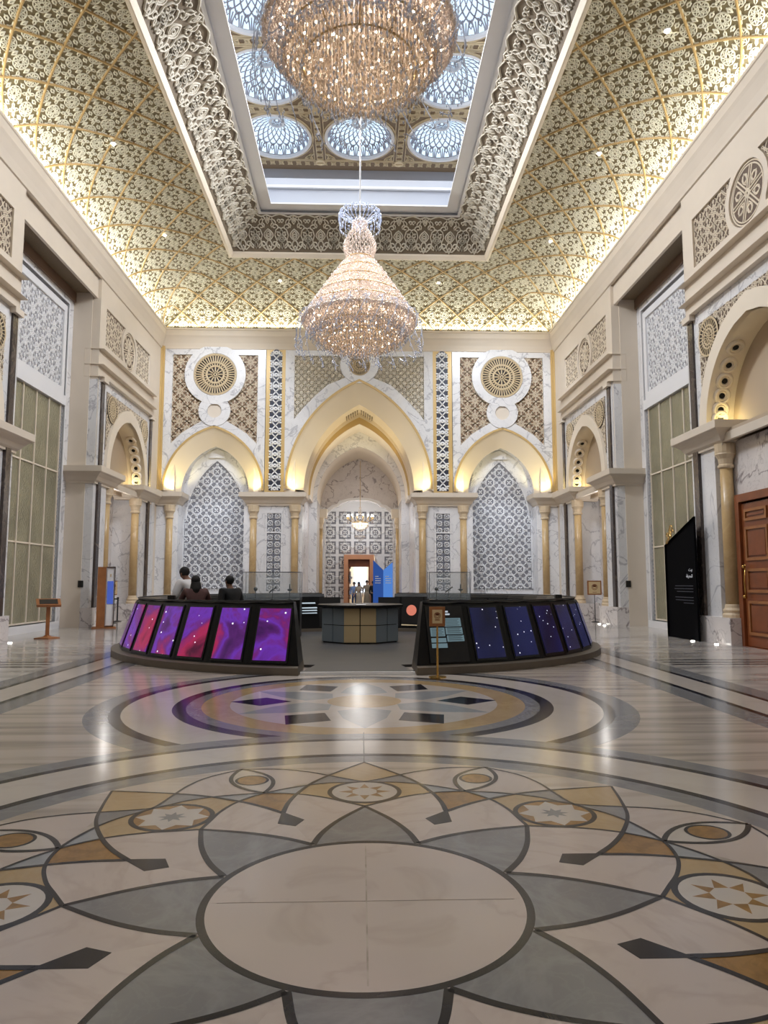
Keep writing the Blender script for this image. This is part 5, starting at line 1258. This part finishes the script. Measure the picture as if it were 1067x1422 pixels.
# ================================================================== PEOPLE
def skin(name, N, E, m, parent, root=0, sub=1):
    me = bpy.data.meshes.new(name); me.from_pydata([n[:3] for n in N], E, []); me.materials.append(m)
    o = bpy.data.objects.new(name, me); link(o, parent)
    md = o.modifiers.new('Skin', 'SKIN'); md.use_smooth_shade = True
    if not me.skin_vertices:
        bm = bmesh.new(); bm.from_mesh(me); bm.verts.layers.skin.verify(); bm.to_mesh(me); bm.free()
    for i, d in enumerate(me.skin_vertices[0].data):
        r = N[i][3]; d.radius = (r, r*(N[i][4] if len(N[i]) > 4 else 1)); d.use_root = (i == root)
    s = o.modifiers.new('Subd', 'SUBSURF'); s.levels = sub; s.render_levels = sub
    return o
skin_m = mat('skin_tone', (120, 82, 62), .55); skin_l = mat('light_skin_tone', (176, 132, 106), .55)
def person(loc, rz, label, H=1.75, lean=0.0, top=(20, 20, 22), bottom=(20, 20, 24), hair=(14, 12, 12), robe=None, arms='down', scarf=None, sk=None, longhair=False, wd=1.0):
    g = empty('person', loc, rz, label=label, cat='person'); k = H/1.75; sk = sk or skin_m
    def J(x, y, z):       # lean about the hips
        if z > .95:
            d = z-.95; y2 = y*math.cos(lean)+d*math.sin(lean); z2 = .95+d*math.cos(lean)-y*math.sin(lean); return (x*k, y2*k, z2*k)
        return (x*k, y*k, z*k)
    if arms == 'down': el, ha = [(.25, -.03, 1.12), (-.25, -.03, 1.12)], [(.27, .08, .88), (-.27, .08, .88)]
    elif arms == 'fore': el, ha = [(.27, .12, 1.18), (-.27, .12, 1.18)], [(.17, .40, 1.12), (-.17, .40, 1.12)]
    else: el, ha = [(.26, -.08, 1.12), (-.32, -.06, 1.2)], [(.3, .1, .92), (-.16, .22, 1.25)]
    A = {}; N = []; E = []
    def nd(n, p, r, f=1.0, flat=False): N.append((*(p if flat else J(p[0]*wd, p[1], p[2])), r*k*(1+(wd-1)*.6), f)); A[n] = len(N)-1
    def ed(*s): E.extend((A[a], A[b]) for a, b in zip(s, s[1:]))
    nd('hip', (0, 0, .95), .14); nd('waist', (0, 0, 1.12), .12); nd('chest', (0, 0, 1.32), .14); nd('nb', (0, -.01, 1.46), .07); nd('neck', (0, 0, 1.52), .05)
    nd('jaw', (0, .02, 1.575), .065); nd('head', (0, .015, 1.65), .088, .9); nd('crown', (0, 0, 1.715), .065)
    ed('hip', 'waist', 'chest', 'nb', 'neck', 'jaw', 'head', 'crown')
    nd('nose', (0, .125, 1.63), .012); ed('head', 'nose')
    for i, s in enumerate((1, -1)):
        nd('sh%d' % i, (s*.19, -.01, 1.42), .055); nd('el%d' % i, el[i], .04); nd('wr%d' % i, ha[i], .028); ed('chest', 'sh%d' % i, 'el%d' % i, 'wr%d' % i)
        e, w = Vector(el[i]), Vector(ha[i]); d = (w-e).normalized(); pm = w+d*.07; nd('pm%d' % i, tuple(pm), .03, .6); ed('wr%d' % i, 'pm%d' % i)
        sd = d.cross(Vector((0, 0, 1))); sd = sd.normalized() if sd.length > .1 else Vector((0, 1, 0))
        for f_i, (off, ln) in enumerate(((-.026, .06), (-.009, .072), (.009, .068), (.026, .052))):
            q = pm+sd*off+d*.02; nd('f%d%d' % (i, f_i), tuple(q), .009); nd('g%d%d' % (i, f_i), tuple(q+d*ln+Vector((0, 0, -.02))), .007); ed('pm%d' % i, 'f%d%d' % (i, f_i), 'g%d%d' % (i, f_i))
        q = w+d*.03-sd*.03; nd('t%d' % i, tuple(q), .01); nd('u%d' % i, tuple(q+d*.04-sd*.015), .008); ed('wr%d' % i, 't%d' % i, 'u%d' % i)
        nd('th%d' % i, (s*.09, 0, .88), .09); nd('kn%d' % i, (s*.1, .02, .5), .06); nd('an%d' % i, (s*.1, -.01, .09), .04); nd('to%d' % i, (s*.12, .14, .035), .035); ed('hip', 'th%d' % i, 'kn%d' % i, 'an%d' % i, 'to%d' % i)
    skin('body', N, E, sk, g)
    tm, bmt, hm = mat('top_cloth', top, .8), mat('bottom_cloth', bottom, .8), mat('hair', hair, .7)
    N2 = []; E2 = []
    for n, r in (('hip', .165), ('waist', .15), ('chest', .17), ('nb', .085), ('sh0', .075), ('el0', .058), ('wr0', .042), ('sh1', .075), ('el1', .058), ('wr1', .042)): N2.append((*N[A[n]][:3], r*k*wd))
    for i in (6, 9):    # cuffs stop before the hand
        a, b = Vector(N2[i-1][:3]), Vector(N2[i][:3]); p = a.lerp(b, .9); N2[i] = (*p, N2[i][3])
    skin('shirt' if not robe else 'robe_top', N2, [(0, 1), (1, 2), (2, 3), (2, 4), (4, 5), (5, 6), (2, 7), (7, 8), (8, 9)], mat('robe_cloth', robe, .8) if robe else tm, g)
    if robe:
        MB().lathe([(.24*k, .04), (.21*k, .4*k), (.19*k, .8*k), (.17*k, 1.05*k)], (0, 0, 0), 14).obj('robe_skirt', bpy.data.objects[g.children[-1].name].data.materials[0], g, True)
    else:
        N3 = [(*N[A['hip']][:3], .15*k)]; E3 = []
        for i in range(2):
            b = len(N3); N3 += [(*N[A['th%d' % i]][:3], .10*k), (*N[A['kn%d' % i]][:3], .075*k), (*N[A['an%d' % i]][:3], .06*k)]; E3 += [(0, b), (b, b+1), (b+1, b+2)]
        skin('trousers', N3, E3, bmt, g)
    hc = Vector(N[A['head']][:3])
    def HP(x, y, z): c, s_ = math.cos(lean), math.sin(lean); return (hc.x+x*k, hc.y+(y*c+z*s_)*k, hc.z+(z*c-y*s_)*k)
    hr = MB(); b = MB().sphere((0, 0, 0), 1, 14, 10); 
    vs = [HP(x*.104, y*.112-.022, z*.112+.028) for x, y, z in b.v]
    MB().add(vs, b.f).obj('headscarf' if scarf else 'hair', mat('scarf_cloth', scarf, .8) if scarf else hm, g, True)
    if longhair or scarf:
        b = MB().lathe([(.07, .02), (.11, -.05), (.13, -.16), (.14, -.28), (.06, -.30)], (0, 0, 0), 12); MB().add([HP(x, y*.7-.05, z) for x, y, z in b.v], b.f).obj('long_hair' if longhair else 'scarf_drape', hm if longhair else mat('scarf_cloth', scarf, .8), g, True)
    for s in (-1, 1):
        MB().sphere(HP(s*.034, .083, -.005), .010*k, 8, 6).obj('eye', M['latw'], g, True)
        MB().sphere(HP(s*.092, -.0, -.012), .022*k, 8, 6, (.5, 1, 1.4)).obj('ear', sk, g, True)
    MB().sphere(HP(0, .083, -.062), .018*k, 8, 6, (1.3, .5, .4)).obj('mouth', mat('lips', (130, 70, 60), .6), g, True)
    return g
person((-3.86, 16.55, .05), math.radians(62), 'man in a white shirt leaning forward behind the left video wall', 1.95, .42, (226, 224, 226), (40, 40, 48), (16, 13, 12), arms='fore', wd=1.35)
person((-3.58, 15.45, .05), math.radians(20), 'dark-haired woman in a patterned dark top in front of the white-shirted man', 1.68, .12, (92, 62, 60), (30, 28, 34), (12, 10, 10), arms='fore', longhair=True, wd=1.2)
person((-2.95, 16.15, .05), math.radians(55), 'man in black standing alone behind the left video wall', 1.68, .08, (16, 16, 20), (20, 20, 24), (14, 12, 12), arms='down', wd=1.35)
person((-.12, 44.0, 0), math.radians(160), 'woman in a long pale beige coat at the far doorway', 1.62, .05, (150, 140, 126), robe=(176, 166, 150), scarf=(58, 60, 76), arms='mid', sk=skin_l)
person((-.42, 44.5, 0), math.radians(170), 'person in a light blue top behind the woman at the far doorway', 1.62, 0, (120, 150, 205), (70, 90, 130), (40, 30, 26), sk=skin_l)
person((.78, 44.2, 0), math.radians(200), 'man in a black suit standing at the right of the far doorway', 1.68, 0, (16, 17, 22), (16, 17, 22), (16, 13, 12), sk=skin_l)
person((.38, 45.1, 0), math.radians(180), 'person in a pale robe in the middle of the far doorway', 1.72, 0, (150, 140, 124), robe=(150, 140, 124), hair=(50, 40, 34), sk=skin_l)

# ================================================================== ACCENT LIGHTS (spots the hall has, plus added wall fill)
for s in (-1, 1):
    for q in (-1, 1):    # yellow uplights at the foot of each splayed arch
        light('SPOT', 'arch_uplight', (XC+s*BC+q*1.95, YB-.3, 5.98), L_ARCH, YEL, .08, spot=100, aim=(XC+s*BC+q*1.95, YB+.5, 7.2))
        light('SPOT', 'arch_uplight', (XC+s*3.05, YB-.3, 5.98), L_ARCH*1.1, YEL, .08, spot=100, aim=(XC+s*3.05, YB+.5, 7.2)) if q > 0 else None
    light('SPOT', 'niche_spot', (XC+s*BC, YB-1.2, 5.7), L_NICHE, COOL, .6, spot=120, aim=(XC+s*BC, YB+1.0, 3.2))
    light('SPOT', 'niche_spot', (XC+s*BC, YB+.3, 5.9), L_NICHE*.14, COOL, .3, spot=110, aim=(XC+s*BC, YB+1.0, 7.5))
    light('SPOT', 'wall_fill', (XC+s*6, YB-7, 15.2), 1500, COOL, .9, spot=70, aim=(XC+s*7, YB, 9))  # added fill spot to brighten the end wall, no fitting modelled
    light('SPOT', 'passage_spot', (XC+s*1.5, YB+2, 6.5), 90, COOL, .7, spot=120, aim=(XC+s*2.4, YB+4, 2))
    for yc in (29.1, 16.3):
        for q in (-1, 1):
            light('POINT', 'portal_uplight', (XC+s*(WX+.3), yc+q*1.95, 6.0), 6, YEL, .14)
        light('POINT', 'niche_lamp', (XC+s*(WX+.5), yc, 4.9), 30, NEUT, .15)
    light('SPOT', 'side_fill', (XC-s*3.5, 20, 17.0), 4200, (.93, .95, 1.0), 1.0, spot=120, aim=(XC+s*9.6, 22, 6))  # fill spot added in the skylight opening to lift the side walls
light('SPOT', 'gold_vault_light', (XC, YB+1.3, 6.6), 160, (1, .86, .5), .15, spot=130, aim=(XC, YB+1.5, 10))
